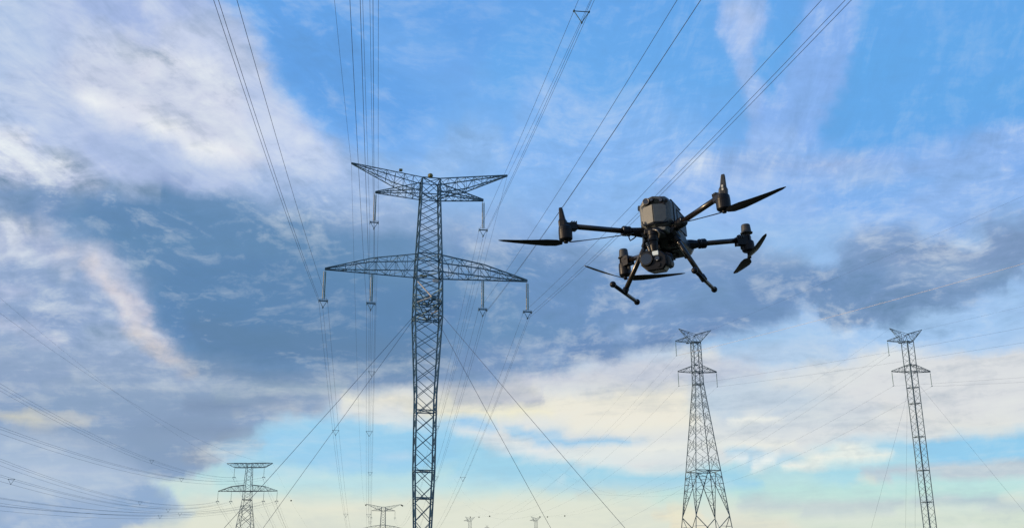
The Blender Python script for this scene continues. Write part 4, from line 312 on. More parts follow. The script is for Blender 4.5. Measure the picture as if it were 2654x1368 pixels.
M_GREY = mat("grey_shell", (0.115, 0.130, 0.140), 0.5, 0.0, 0.1, 40, 0.02)
M_GREY_D = mat("dark_grey_shell", (0.032, 0.038, 0.046), 0.5, 0.0, 0.15, 40, 0.02)
M_LENS = mat("lens_glass", (0.004, 0.006, 0.02), 0.05, 0.0, 0.1, 10, spec=1.0, coat=1.0)
M_RING = mat("lens_ring", (0.25, 0.24, 0.22), 0.35, 0.6, 0.1, 20)
M_WIN = mat("pale_range_window", (0.75, 0.88, 0.95), 0.12, 0.0, 0.03, 10, spec=0.9, coat=1.0)
M_PROP = mat("propeller_nylon", (0.010, 0.012, 0.018), 0.45, 0.0, 0.2, 50)
M_WHITE = mat("white_print", (0.6, 0.62, 0.62), 0.5, 0.0, 0.05, 30)

# ------------------------------------------------------------------ helpers
def tag(o, label=None, cat=None, group=None, kind=None):
    if label: o["label"] = label
    if cat: o["category"] = cat
    if group: o["group"] = group
    if kind: o["kind"] = kind
    return o
def empty(name, label, cat, loc=(0, 0, 0), rotz=0.0, group=None):
    o = bpy.data.objects.new(name, None); col.objects.link(o)
    o.location = loc; o.rotation_euler = (0, 0, rotz); o.empty_display_size = 0.2
    return tag(o, label, cat, group)
def link(name, me, m, parent=None, mtx=None, kind=None):
    if m and not me.materials: me.materials.append(m)
    o = bpy.data.objects.new(name, me); col.objects.link(o)
    if parent: o.parent = parent
    if mtx is not None: o.matrix_basis = mtx
    if kind: o["kind"] = kind
    return o
def bmobj(name, bm, m, parent=None, smooth=False, kind=None):
    me = bpy.data.meshes.new(name); bm.normal_update(); bm.to_mesh(me); bm.free()
    if smooth:
        for p in me.polygons: p.use_smooth = True
    return link(name, me, m, parent, None, kind)
def frame(d):
    d = d.normalized(); r = Vector((0, 0, 1)) if abs(d.z) < 0.95 else Vector((0, 1, 0))
    x = r.cross(d).normalized(); y = d.cross(x)
    return x, y, d
# unit steel angle (an L section one unit long), shared by every lattice member
def unit_angle():
    t = 0.16
    sec = [(-.5, -.5), (.5, -.5), (.5, -.5 + t), (-.5 + t, -.5 + t), (-.5 + t, .5), (-.5, .5)]
    v = [(x, y, 0) for x, y in sec] + [(x, y, 1) for x, y in sec]
    f = [(i, (i + 1) % 6, 6 + (i + 1) % 6, 6 + i) for i in range(6)] + [(5, 4, 3, 2, 1, 0), (6, 7, 8, 9, 10, 11)]
    return v, f
UV, UF = unit_angle()
def angle_mesh(m):
    me = bpy.data.meshes.new("steel_angle"); me.from_pydata(UV, [], UF); me.materials.append(m); return me
ANG = {M_STEEL.name: angle_mesh(M_STEEL), M_STEEL_FAR.name: angle_mesh(M_STEEL_FAR)}
def beam_mtx(a, b, w):
    a = Vector(a); b = Vector(b); x, y, d = frame(b - a); L = (b - a).length
    m = Matrix(((x * w), (y * w), (d * L))).transposed().to_4x4(); m.translation = a
    return m
def add_beam(bm, a, b, w):
    m = beam_mtx(a, b, w)
    vs = [bm.verts.new(m @ Vector(v)) for v in UV]
    for f in UF: bm.faces.new([vs[i] for i in f])
def add_tube(bm, pts, r, n=8, caps=True, taper=None):
    rings = []; N = len(pts); pts = [Vector(p) for p in pts]
    for i, p in enumerate(pts):
        d = (pts[min(i + 1, N - 1)] - pts[max(i - 1, 0)])
        x, y, _ = frame(d)
        rr = taper[i] if taper else r
        rings.append([bm.verts.new(p + x * rr * math.cos(2 * math.pi * k / n) + y * rr * math.sin(2 * math.pi * k / n)) for k in range(n)])
    for a, b in zip(rings, rings[1:]):
        for k in range(n): bm.faces.new((a[k], a[(k + 1) % n], b[(k + 1) % n], b[k]))
    if caps and n > 2: bm.faces.new(rings[0][::-1]); bm.faces.new(rings[-1])
def add_box(bm, c, s, mtx=None, bev=0.0):
    r = bmesh.ops.create_cube(bm, size=1.0); vs = r['verts']
    for v in vs:
        v.co = Vector((v.co.x * s[0], v.co.y * s[1], v.co.z * s[2])) + Vector(c)
    if mtx is not None:
        for v in vs: v.co = mtx @ v.co
    if bev:
        es = list({e for v in vs for e in v.link_edges})
        bmesh.ops.bevel(bm, geom=es, offset=bev, segments=2, affect='EDGES')
def add_ball(bm, c, r, seg=14):
    q = bmesh.ops.create_uvsphere(bm, u_segments=seg, v_segments=max(6, seg // 2 + 1), radius=r)
    for v in q['verts']: v.co += Vector(c)
def add_lathe(bm, prof, n=16, mtx=None):
    rings = []
    for r, z in prof:
        rings.append([bm.verts.new((r * math.cos(2 * math.pi * k / n), r * math.sin(2 * math.pi * k / n), z)) for k in range(n)])
    for a, b in zip(rings, rings[1:]):
        for k in range(n): bm.faces.new((a[k], a[(k + 1) % n], b[(k + 1) % n], b[k]))
    bm.faces.new(rings[0][::-1]); bm.faces.new(rings[-1])
    if mtx is not None:
        for rg in rings:
            for v in rg: v.co = mtx @ v.co
def add_prism(bm, poly, y0, y1, mtx=None, scale1=1.0):
    c = Vector((sum(p[0] for p in poly) / len(poly), 0, sum(p[1] for p in poly) / len(poly)))
    a = [bm.verts.new((x, y0, z)) for x, z in poly]
    b = [bm.verts.new((c.x + (x - c.x) * scale1, y1, c.z + (z - c.z) * scale1)) for x, z in poly]
    n = len(poly)
    for i in range(n): bm.faces.new((a[i], a[(i + 1) % n], b[(i + 1) % n], b[i]))
    bm.faces.new(a[::-1]); bm.faces.new(b)
    if mtx is not None:
        for v in a + b: v.co = mtx @ v.co
    bmesh.ops.recalc_face_normals(bm, faces=bm.faces)

# ------------------------------------------------------------------ ground (just below the picture)
bm = bmesh.new()
NG = 40; ext = 9000.0
gv = [[None] * (NG + 1) for _ in range(NG + 1)]
for i in range(NG + 1):
    for j in range(NG + 1):
        u = (i / NG - .5) * 2; v = (j / NG - .5) * 2
        x = ext * u * abs(u) ** 1.5; y = ext * v * abs(v) ** 1.5
        gv[i][j] = bm.verts.new((x, y, 0.15 * math.sin(x * .01) * math.cos(y * .013) - 0.1))
for i in range(NG):
    for j in range(NG): bm.faces.new((gv[i][j], gv[i + 1][j], gv[i + 1][j + 1], gv[i][j + 1]))
M_GROUND = mat("dry_grass_field", (0.075, 0.085, 0.035), 0.95, 0, 0.5, 0.02, 0.3)
g = bmobj("ground", bm, M_GROUND); tag(g, "flat grassy plain under the power lines", kind="structure")

# ------------------------------------------------------------------ lattice towers
class Tower:
    def __init__(s, name, label, loc, rotz, m=M_STEEL, joined=False, group=None):
        s.root = empty(name, label, "transmission tower", loc, rotz, group)
        s.m = m; s.joined = joined; s.loc = Vector(loc); s.rot = rotz
    def world(s, p): return s.loc + Matrix.Rotation(s.rot, 3, 'Z') @ Vector(p)
    def group(s, name):                      # an assembly: chords go in its own mesh, members become its children
        return dict(name=name, bm=bmesh.new(), kids=[])
    def chord(s, g, a, b, w): add_beam(g['bm'], a, b, w)
    def member(s, g, a, b, w, name="brace"): g['kids'].append((Vector(a), Vector(b), w, name))
    def finish(s, g):
        if s.joined:
            o = bmobj(g['name'], g['bm'], s.m, s.root)
            if g['kids']:
                b2 = bmesh.new()
                for a, b, w, n in g['kids']: add_beam(b2, a, b, w)
                bmobj("bracing", b2, s.m, o, kind="stuff")
            return o
        o = bmobj(g['name'], g['bm'], s.m, s.root)
        for a, b, w, n in g['kids'][:298]:
            link(n, ANG[s.m.name], None, o, beam_mtx(a, b, w))
        return o

def lerp(a, b, t): return Vector(a) + (Vector(b) - Vector(a)) * t
def wat(prof, h):
    for (h0, w0), (h1, w1) in zip(prof, prof[1:]):
        if h <= h1: return w0 + (w1 - w0) * (h - h0) / (h1 - h0)
    return prof[-1][1]
def corners(w, h, yaw=0.0):
    r = Matrix.Rotation(yaw, 3, 'Z')
    return [r @ Vector((x * w / 2, y * w / 2, h)) for x, y in ((-1, -1), (1, -1), (1, 1), (-1, 1))]
def mast(T, prof, levels, leg_w, br_w, style='X', yaw=0.0, rings=(), ring_w=None):
    for k in range(4):                      # four legs, one object each
        g = T.group("mast_leg")
        hs = [p[0] for p in prof]
        pts = [corners(w, h, yaw)[k] for h, w in prof]
        for a, b in zip(pts, pts[1:]): T.chord(g, a, b, leg_w)
        T.finish(g)
    for face in range(4):                   # one bracing assembly per face, each diagonal its own piece
        g = T.group("mast_face"); k0, k1 = face, (face + 1) % 4
        c0 = corners(wat(prof, levels[0]), levels[0], yaw); T.chord(g, c0[k0], c0[k1], br_w)
        for i, (h0, h1) in enumerate(zip(levels, levels[1:])):
            a = corners(wat(prof, h0), h0, yaw); b = corners(wat(prof, h1), h1, yaw)
            if style == 'X':
                T.member(g, a[k0], b[k1], br_w); T.member(g, a[k1], b[k0], br_w)
            else:
                if (i + (face % 2 if style == 'Z2' else 0)) % 2: T.member(g, a[k0], b[k1], br_w)
                else: T.member(g, a[k1], b[k0], br_w)
        for h in rings:
            a = corners(wat(prof, h), h, yaw); T.member(g, a[k0], a[k1], ring_w or br_w, "ring_bar")
        T.finish(g)
    if rings:
        for h in rings:
            g = T.group("diaphragm"); a = corners(wat(prof, h), h, yaw); T.chord(g, a[0], a[2], br_w * 1.3)
            T.member(g, a[1], a[3], br_w * 1.3, "diagonal"); T.finish(g)
def truss(T, g, A, B, n, w, a_first=True):
    """zigzag + posts between two polylines given as functions of t"""
    prev = None
    for i in range(n + 1):
        t = i / n; a, b = A(t), B(t)
        if (a - b).length > 0.12 and 0 < i: T.member(g, a, b, w, "post")
        if prev:
            pa, pb = prev
            if (i % 2) == 0: T.member(g, pa, b, w)
            else: T.member(g, pb, a, w)
        prev = (a, b)
def poly_fn(pts):
    pts = [Vector(p) for p in pts]; L = [0.0]
    for a, b in zip(pts, pts[1:]): L.append(L[-1] + (b - a).length)
    def f(t):
        s = t * L[-1]
        for i in range(len(pts) - 1):
            if s <= L[i + 1] + 1e-9: return lerp(pts[i], pts[i + 1], (s - L[i]) / (L[i + 1] - L[i]))
        return pts[-1]
    return f
def arm(T, name, bot, top, n, cw, bw, depth, xbot=True, nplan=None):
    """bot/top: lists of (s,h) from mast outwards to the tip; depth(s) = half spread in y"""
    g = T.group(name)
    F = {}
    for key, pl in (('b', bot), ('t', top)):
        for sy in (-1, 1):
            pts = [(s_, sy * depth(s_), h) for s_, h in pl]
            for a, b in zip(pts, pts[1:]): T.chord(g, a, b, cw)
            F[key, sy] = poly_fn(pts)
    for sy in (-1, 1): truss(T, g, F['b', sy], F['t', sy], n, bw)
    truss(T, g, F['b', -1], F['b', 1], nplan or n, bw)
    truss(T, g, F['t', -1], F['t', 1], nplan or n, bw)
    return T.finish(g)

def insulator(P, L, n_str, label, group, yoke=0.52, drop=0.85, rad=0.085, scale=1.0, sep=0.10, tilt=(0, 0), rotz=0.0, simple=False):
    r = empty("insulator_string", label, "insulator", P, rotz, group)
    sheds = max(8, int(L / 0.13))
    for k in range(n_str):
        x = 0 if n_str == 1 else (k - (n_str - 1) / 2) * 2 * sep
        bm = bmesh.new(); prof = []
        zt = -0.25
        prof.append((0.02, 0)); prof.append((0.02, zt))
        Ls = L - 0.5
        for i in range(sheds):
            z0 = zt - Ls * i / sheds; dz = Ls / sheds
            prof += [(0.04, z0), (rad, z0 - dz * .45), (rad * .92, z0 - dz * .6), (0.045, z0 - dz * .75)]
        prof += [(0.02, zt - Ls), (0.02, -L)]
        add_lathe(bm, prof, 8 if simple else 10)
        o = bmobj("shed_string", bm, M_PORC if (n_str == 2 and k == 0) else M_GLASS, r, True)
        o.location = (x, 0, 0)
        if n_str == 2: o["label"] = "pale grey string of insulator discs" if k == 0 else "green glass string of insulator discs"
    bm = bmesh.new()
    if yoke > 0.3:
        add_box(bm, (0, 0, -L - 0.03), (2 * yoke + .1, 0.14, 0.12), None, 0.01)
        for sx in (-1, 1): add_box(bm, (sx * yoke, 0, -L - 0.12), (0.07, 0.5, 0.2), None, 0.01)
        bmobj("yoke_plate", bm, M_STEEL, r)
        bm = bmesh.new()
        for sx in (-1, 1): add_tube(bm, [(sx * yoke * .8, 0, -L - .08), (0, 0, -L - drop)], 0.035, 6)
        bmobj("v_link", bm, M_STEEL, r)
        bm = bmesh.new(); add_box(bm, (0, 0, -L - drop), (0.12, 0.55, 0.14), None, 0.02)
        bmobj("suspension_clamp", bm, M_STEEL, r)
        # arcing ring
        bm = bmesh.new()
        pts = [(math.cos(a) * (yoke + .05), math.sin(a) * .28, -L + .12) for a in np.linspace(0, 2 * math.pi, 21)]
        add_tube(bm, pts, 0.022, 5, caps=False); bmobj("arcing_ring", bm, M_STEEL, r)
    else:
        add_box(bm, (0, 0, -L - 0.05), (0.14, 0.8, 0.14), None, 0.02); bmobj("suspension_clamp", bm, M_STEEL, r)
    return r

def wire_pts(P0, P1, sag, n):
    P0 = Vector(P0); P1 = Vector(P1); out = []
    for i in range(n + 1):
        t = i / n; p = lerp(P0, P1, t); p.z -= 4 * sag * t * (1 - t); out.append(p)
    return out
def wire(name, pts, r, label, cat, group=None, m=None, n=5):
    bm = bmesh.new(); o0 = Vector(pts[0])
    add_tube(bm, [Vector(p) - o0 for p in pts], r, n)
    o = bmobj(name, bm, m or M_WIRE, None, True); o.location = o0
    return tag(o, label, cat, group)
def ray_wire(P0, phi, a, b, L, n):
    d = Vector((math.sin(R_(phi)), math.cos(R_(phi)), 0)); out = []
    for i in range(n + 1):
        s = L * (i / n) ** 1.0; p = Vector(P0) + d * s; p.z = P0[2] + a * s + b * s * s; out.append(p)
    return out
def interp(pts, s):
    acc = 0
    for a, b in zip(pts, pts[1:]):
        L = (Vector(b) - Vector(a)).length
        if acc + L >= s: return lerp(a, b, (s - acc) / L), (Vector(b) - Vector(a)).normalized()
        acc += L
    return Vector(pts[-1]), (Vector(pts[-1]) - Vector(pts[-2])).normalized()
def spacer(P, d, label, group, sc=1.0):
    rz = math.atan2(-d.x, d.y)
    r = empty("line_spacer", label, "conductor spacer", P, rz, group)
    v = [Vector((-.52 * sc, 0, 0)), Vector((.52 * sc, 0, 0)), Vector((0, 0, -.85 * sc))]
    bm = bmesh.new()
    for a, b in ((0, 1), (1, 2), (2, 0)): add_tube(bm, [v[a], v[b]], 0.032, 6)
    bmobj("spacer_frame", bm, M_STEEL, r)
    for p in v:
        bm = bmesh.new(); add_box(bm, p, (0.11, 0.20, 0.11), None, 0.02); bmobj("wire_clamp", bm, M_STEEL, r)
ORD = ('first', 'second', 'third', 'fourth', 'fifth')
OFF = [(-.52, 0), (.52, 0), (0, -.85)]
def bundle(pts, rotz, r, label, group, n=5):
    c, s = math.cos(rotz), math.sin(rotz)
    nm = ("left wire of the ", "right wire of the ", "lowest wire of the ")
    for (ox, oz), pre in zip(OFF, nm):
        wire("conductor", [Vector(p) + Vector((ox * c, ox * s, oz)) for p in pts], r, pre + label, "power line", group, n=n)

# ---------------- the guyed mast in the middle of the picture
def portal_tower(name, label, loc, rotz, joined=False, m=M_STEEL, group=None, detail=1.0):
    T = Tower(name, label, loc, rotz, m, joined, group)
    prof = [(0.6, 0.8), (9.4, 1.85), (15.5, 2.28), (24.5, 2.38), (34, 3.3), (39.7, 3.15), (42, 2.95), (50, 2.35), (52.2, 2.25)]
    levels = [0.6]
    while levels[-1] < 32: levels.append(levels[-1] + (2.05 if levels[-1] > 3 else 1.6))
    levels += [34.6, 35.9, 37.2, 38.5, 39.7]
    while levels[-1] < 50: levels.append(levels[-1] + 1.47)
    levels = levels[:-1] + [50.0, 52.2]
    mast(T, prof, levels, 0.17, 0.075, 'X', rings=(12.6, 15.7, 22.7, 34.1, 36.0, 39.7, 42.0, 50.0, 52.2), ring_w=0.11)
    for sx in (-1, 1):
        w = lambda h: wat(prof, h) / 2
        # lower cross-arm
        arm(T, "lower_crossarm", [(sx * w(39.7), 39.7), (sx * 6.9, 39.65), (sx * 12.6, 39.6)],
            [(sx * w(42), 41.85), (sx * 6.9, 41.2), (sx * 12.6, 39.75)], 9, 0.13, 0.055,
            lambda s, sx=sx: 1.55 * max(0.06, 1 - (abs(s) - 1.5) / 11.1), nplan=7)
        arm(T, "upper_crossarm", [(sx * w(50), 50.0), (sx * 6.9, 50.05)], [(sx * w(51.4), 51.5), (sx * 6.9, 50.2)], 6, 0.12, 0.05,
            lambda s: 1.17 * max(0.07, 1 - (abs(s) - 1.1) / 5.8))
        arm(T, "earthwire_arm", [(sx * w(50.6), 50.3), (sx * 4.6, 51.3), (sx * 10.05, 53.75)], [(sx * w(52.2), 52.2), (sx * 10.05, 53.85)], 8, 0.12, 0.05,
            lambda s: 1.12 * max(0.05, 1 - (abs(s) - 1.1) / 9.0))
    # dense plan bracing where the guys meet the mast
    g = T.group("guy_platform")
    for h0, h1 in ((34.1, 36.0), (36.0, 37.6)):
        a = corners(wat(prof, h0), h0); b = corners(wat(prof, h1), h1); c = Vector((0, 0, h0 - .3))
        for k in range(4):
            T.chord(g, a[k], b[(k + 2) % 4], 0.10); T.member(g, lerp(a[k], a[(k + 1) % 4], .5), c, 0.12); T.member(g, b[k], c, 0.09)
    T.finish(g)
    bm = bmesh.new(); add_lathe(bm, [(0.55, -0.1), (0.55, 0.25), (0.3, 0.35), (0.25, 0.6)], 12); bmobj("footing", bm, M_CONC, T.root)
    return T
T1LOC = (-10.4, 122.4, 0); T1R = R_(12.3)
T1 = portal_tower("guyed_tower", "tall dark guyed lattice tower with two pairs of crossarms, largest and nearest tower", T1LOC, T1R)
# small fittings on it
bm = bmesh.new(); add_box(bm, (-3.9, -1.0, 52.95), (0.42, 0.3, 0.3), None, 0.03); bmobj("warning_lamp", bm, M_LAMP, T1.root)
bm = bmesh.new(); add_lathe(bm, [(0.12, 0), (0.3, 0.1), (0.34, 0.28), (0.28, 0.45), (0.1, 0.55)], 14, Matrix.Translation((-0.15, -1.15, 52.2))); bmobj("beacon", bm, M_LAMP, T1.root)
bm = bmesh.new(); add_box(bm, (-0.4, 1.5, 39.95), (0.9, 0.3, 0.25), None, 0.03); bmobj("sign_plate", bm, M_LAMP, T1.root)
bm = bmesh.new(); add_box(bm, (0.75, -1.55, 38.5), (0.7, 0.12, 0.4), None, 0.03); bmobj("sign_plate", bm, M_GALV, T1.root)
bm = bmesh.new(); add_tube(bm, [(-1.45, -1.7, 38.25), (0.25, -2.1, 36.3)], 0.09, 8); bmobj("white_strut", bm, M_GALV, T1.root)
bm = bmesh.new(); add_tube(bm, [(-1.5, -1.72, 35.6), (0.2, -2.1, 36.25)], 0.085, 8); bmobj("white_strut", bm, M_GALV, T1.root)
bm = bmesh.new(); add_tube(bm, [(1.55, -1.7, 35.5), (0.4, -2.1, 36.1)], 0.05, 8); bmobj("white_strut", bm, M_STEEL, T1.root)
bm = bmesh.new(); add_box(bm, (0.42, -2.15, 36.2), (0.5, 0.4, 0.45), None, 0.04); bmobj("control_box", bm, M_STEEL, T1.root)
bm = bmesh.new(); add_tube(bm, [(0.3, -1.3, 34.35), (1.1, -1.5, 34.7)], 0.09, 8); bmobj("white_strut", bm, M_GALV, T1.root)
for sx in (-1, 1):
    for sy, a, c in ((-1, 28.2, 12.5), (1, 24.6, 13.5)):
        A = Vector((sx * 1.65, sy * 1.65, 34.1)); G = Vector((sx * a, sy * c, 0))
        bm = bmesh.new(); add_tube(bm, [A, lerp(A, G, .33) - Vector((0, 0, .12)), lerp(A, G, .66) - Vector((0, 0, .12)), G], 0.024, 5)
        bmobj("guy_wire", bm, M_WIRE, T1.root, True)

# insulator strings and conductors of the middle line
PH = [("lower left outer", -12.6, 39.55), ("lower left inner", -6.9, 39.55), ("upper left", -6.9, 50.0),
      ("upper right", 6.9, 50.0), ("lower right inner", 6.9, 39.55), ("lower right outer", 12.6, 39.55)]
ILEN = 3.9
T2LOC = (-76.0, 622.0, 0); T2R = R_(12.3)
T2 = portal_tower("guyed_tower", "small far lattice tower with raised earthwire arms, left of the tall tower's foot", T2LOC, T2R, True, M_STEEL_FAR)
AIM = {"lower left outer": (-0.13, 7.15), "lower left inner": (-0.125, 7.38), "upper left": (-0.125, 7.30),
       "upper right": (-0.125, 7.65), "lower right inner": (-0.125, 7.95), "lower right outer": (-0.125, 8.4)}
for nm, s, h in PH:
    P = T1.world((s, 0, h))
    insulator(P, ILEN, 2, "twin insulator string hanging from the %s arm end of the tallest tower" % nm, "insulator strings of the tallest tower", rotz=T1R)
    c0 = P + Vector((0, 0, -ILEN - .12))
    a, phi = AIM[nm]
    pts = ray_wire(c0, 180 - phi, a, 3.0e-4, 470, 60)
    bundle(pts, T1R, 0.0135, "%s bundle running overhead from the tallest tower" % nm, "conductors overhead")
    Q = T2.world((s, 0, h))
    insulator(Q, ILEN, 1, "tiny insulator string on the %s arm end of the distant tower" % nm, "insulator strings of the distant tower", yoke=0.52, rad=0.12, simple=True, rotz=T2R)
    q0 = Q + Vector((0, 0, -ILEN - .12))
    pts2 = wire_pts(c0, q0, 16.5, 60)
    bundle(pts2, T1R, 0.013, "%s bundle from the tallest tower to the tower behind" % nm, "conductors beyond the tallest tower", n=4)
    if nm == "upper right":
        p, d = interp(pts, 63.5); spacer(p, d, "triangular spacer clamped to three overhead wires at the top edge of the picture", "conductor spacers")
    for k_, s_ in enumerate((58, 150, 300) if nm.startswith(("lower left", "upper left")) else (95, )):
        p, d = interp(pts2, s_); spacer(p, d, "%s spacer down the %s bundle beyond the tallest tower" % (ORD[k_], nm), "conductor spacers")
for sx, nm in ((-1, "left"), (1, "right")):
    P = T1.world((sx * 10.05, 0, 53.8)); phi, a = (7.0, -.118) if sx < 0 else (8.05, -.118)
    bm = bmesh.new(); add_tube(bm, [(0, 0, 0), (0, 0, 0.6)], 0.05, 6)
    pts = ray_wire(P + Vector((0, 0, -.15)), 180 - phi, a, 2.6e-4, 470, 60)
    wire("earth_wire", pts, 0.014, "thin earthwire from the tallest tower's top %s tip going overhead" % nm, "earth wire")
    pts = wire_pts(P, T2.world((sx * 10.05, 0, 53.8)), 13.5, 50)
    wire("earth_wire", pts, 0.014, "thin earthwire from the tallest tower's top %s tip to the distant tower" % nm, "earth wire")
    for s_ in ((470, ) if sx < 0 else (488, 462)):
        p, d = interp(pts, s_)
        bm = bmesh.new(); add_ball(bm, (0, 0, 0), 0.42); o = bmobj("marker_ball", bm, M_BALL, None, True); o.location = p
        tag(o, "dark marker ball on the %s earthwire of the small far tower%s" % (nm, "" if s_ > 465 or sx < 0 else ", the outer one"), "marker ball", "marker balls on earthwires")
        bm = bmesh.new()

# ---------------- the self-supporting tower at the lower left
def flat_top_tower(loc, rotz, label):
    T = Tower("lattice_tower", label, loc, rotz, M_STEEL_FAR)
    prof = [(0, 10.5), (27, 5.4), (37.0, 2.95), (40, 2.75), (50.6, 1.95)]
    levels = [0, 8.5, 16, 22.5, 27.5, 31.5, 34.8, 37.0, 38.6, 40.2, 41.8, 43.4, 45, 46.6, 48.0, 49.2, 50.6]
    mast(T, prof, levels[6:], 0.18, 0.09, 'Z', rings=(37.0, 40.2, 49.2, 50.6), ring_w=.16)
    # lower body: wide X panels
    for face in range(4):
        g = T.group("body_face"); k0, k1 = face, (face + 1) % 4
        c0 = corners(wat(prof, 22.5), 22.5); T.chord(g, c0[k0], c0[k1], .14)
        for h0, h1 in zip(levels[:6], levels[1:7]):
            a = corners(wat(prof, h0), h0); b = corners(wat(prof, h1), h1)
            T.member(g, a[k0], b[k1], .14); T.member(g, a[k1], b[k0], .14)
            m0 = lerp(a[k0], b[k0], .5); m1 = lerp(a[k1], b[k1], .5); x = lerp(lerp(a[k0], a[k1], .5), lerp(b[k0], b[k1], .5), .52)
            T.member(g, m0, lerp(m0, x, .55), .09); T.member(g, m1, lerp(m1, x, .55), .09)
        T.finish(g)
    dp = lambda s: max(0.12, 1.25 * (1 - (abs(s) - 1.2) / 10.5))
    for sx in (-1, 1):
        arm(T, "lower_crossarm", [(sx * 1.35, 40.2), (sx * 11.3, 40.2)], [(sx * 1.3, 42.5), (sx * 6.2, 42.0), (sx * 11.3, 40.35)], 8, .17, .09, dp)
        arm(T, "upper_crossarm", [(sx * 1.0, 49.0), (sx * 5.8, 49.1)], [(sx * 1.0, 50.7), (sx * 5.8, 50.7)], 5, .16, .09, lambda s: 0.95)
        arm(T, "earthwire_arm", [(sx * 5.8, 49.1), (sx * 8.8, 50.6)], [(sx * 5.8, 50.7), (sx * 8.8, 50.7)], 2, .16, .08, lambda s: .95 * max(.1, 1 - (abs(s) - 5.8) / 3.2))
    for c in corners(10.5, 0):
        bm = bmesh.new(); add_lathe(bm, [(0.5, -.2), (0.5, .3), (.3, .45)], 10, Matrix.Translation(c)); bmobj("footing", bm, M_CONC, T.root)
    return T
T3 = flat_top_tower((-100.6, 400, 0), R_(-1.5), "flat-topped lattice tower with two level crossarms at the lower left")
P3 = [("upper left", -5.7, 49.0, 175.2, -.108), ("upper right", 5.7, 49.0, 176.6, -.147), ("lower left outer", -11.3, 40.1, 173.6, -.1225),
      ("lower left inner", -6.2, 40.1, 174.3, -.1366), ("lower right inner", 6.2, 40.1, 179.1, -.1472), ("lower right outer", 11.3, 40.1, 181.4, -.1516)]
for nm, s, h, phi, a in P3:
    P = T3.world((s, 0, h)); L = 3.6
    insulator(P, L, 1, "insulator string on the %s arm position of the flat-topped tower" % nm, "insulator strings of the flat-topped tower", rad=.10, simple=True)
    c0 = P + Vector((0, 0, -L - .1))
    pts = ray_wire(c0, phi, a, 3e-4, 500, 70)
    bundle(pts, 0, 0.017, "%s bundle sweeping from the flat-topped tower to left edge" % nm, "conductors at the lower left", n=4)
    for k_, s_ in enumerate((105, 225)):
        p, d = interp(pts, s_ + 9 * (int(abs(s)) % 3)); spacer(p, d, "%s spacer out from the flat-topped tower on its %s bundle" % (ORD[k_], nm), "conductor spacers", 1.0)
    pts = ray_wire(c0, -6.5, -.165, 3e-4, 430, 40)
    bundle(pts, 0, 0.017, "%s bundle behind the flat-topped tower" % nm, "conductors behind the flat-topped tower", n=4)
for sx, nm in ((-1, "left"), (1, "right")):
    P = T3.world((sx * 8.8, 0, 50.7))
    wire("earth_wire", ray_wire(P, 178 if sx < 0 else 176, -.012 if sx < 0 else -.105, 2.6e-4, 400, 60), .014, "thin earthwire from the flat-topped tower's %s tip toward the left edge" % nm, "earth wire", n=4)
    pts = ray_wire(P, -4.6, -.16, 3e-4, 430, 40)
    wire("earth_wire", pts, .012, "thin earthwire leaving the flat-topped tower's %s tip behind it" % nm, "earth wire", n=4)
    if sx > 0:
        for s_, t_ in ((62, "nearer its tower"), (205, "lower and beside a guy wire")):
            p, d = interp(pts, s_); bm = bmesh.new(); add_ball(bm, (0, 0, 0), 0.33); o = bmobj("marker_ball", bm, M_BALL, None, True); o.location = p
            tag(o, "dark marker ball right of the flat-topped tower, %s" % t_, "marker ball", "marker balls on earthwires")

# ---------------- the V-headed towers on the right
def v_head(T, H, yaw, cw=.11, bw=.055, w=1.95):
    """H = height of the mast top"""
    g = T.group("earthwire_horn_pair"); T.chord(g, (-1.3, 0, H), (1.3, 0, H), cw); T.finish(g)
    for sx in (-1, 1):
        g = T.group("earthwire_horn")
        tip = Vector((sx * 4.15, 0, H + 3.2 + (.25 if sx < 0 else 0)))
        for sy in (-1, 1):
            T.chord(g, (sx * 1.0, sy * .9, H - .1), tip, cw); T.chord(g, (0.0, sy * .75, H + 1.9), tip, cw)
            A = poly_fn([(sx * 1.0, sy * .9, H - .1), tip]); B = poly_fn([(0.0, sy * .75, H + 1.9), tip]); truss(T, g, A, B, 5, bw)
        A = poly_fn([(sx * 1.0, -.9, H - .1), tip]); B = poly_fn([(sx * 1.0, .9, H - .1), tip]); truss(T, g, A, B, 5, bw)
        T.finish(g)
    g = T.group("head_frame")
    for sx in (-1, 1):
        for sy in (-1, 1): T.chord(g, (sx * 1.0, sy * .9, H - .1), (0, sy * .75, H + 1.9), cw)
    T.chord(g, (0, -.75, H + 1.9), (0, .75, H + 1.9), cw * 1.6); T.finish(g)
    dp = lambda s: max(.08, .9 * (1 - (abs(s) - 1) / 4.6))
    arm(T, "upper_crossarm", [(-1.0, H + .05), (-5.1, H + .15)], [(-1.6, H + 1.5), (-5.1, H + .3)], 5, cw, bw, dp)
    for sx in (-1, 1):
        arm(T, "lower_crossarm", [(sx * .9, H - 7.6), (sx * 4.9, H - 7.5)], [(sx * .9, H - 5.9), (sx * 4.9, H - 7.35)], 5, cw, bw, dp)
    for p in ((-2.2, -.5, H - .35), (.3, 0.2, H + .1), (-.3, -.8, H - 5.9)):
        bm = bmesh.new(); add_box(bm, p, (.7, .35, .3), None, .04); bmobj("warning_lamp", bm, M_STEEL_FAR, T.root)
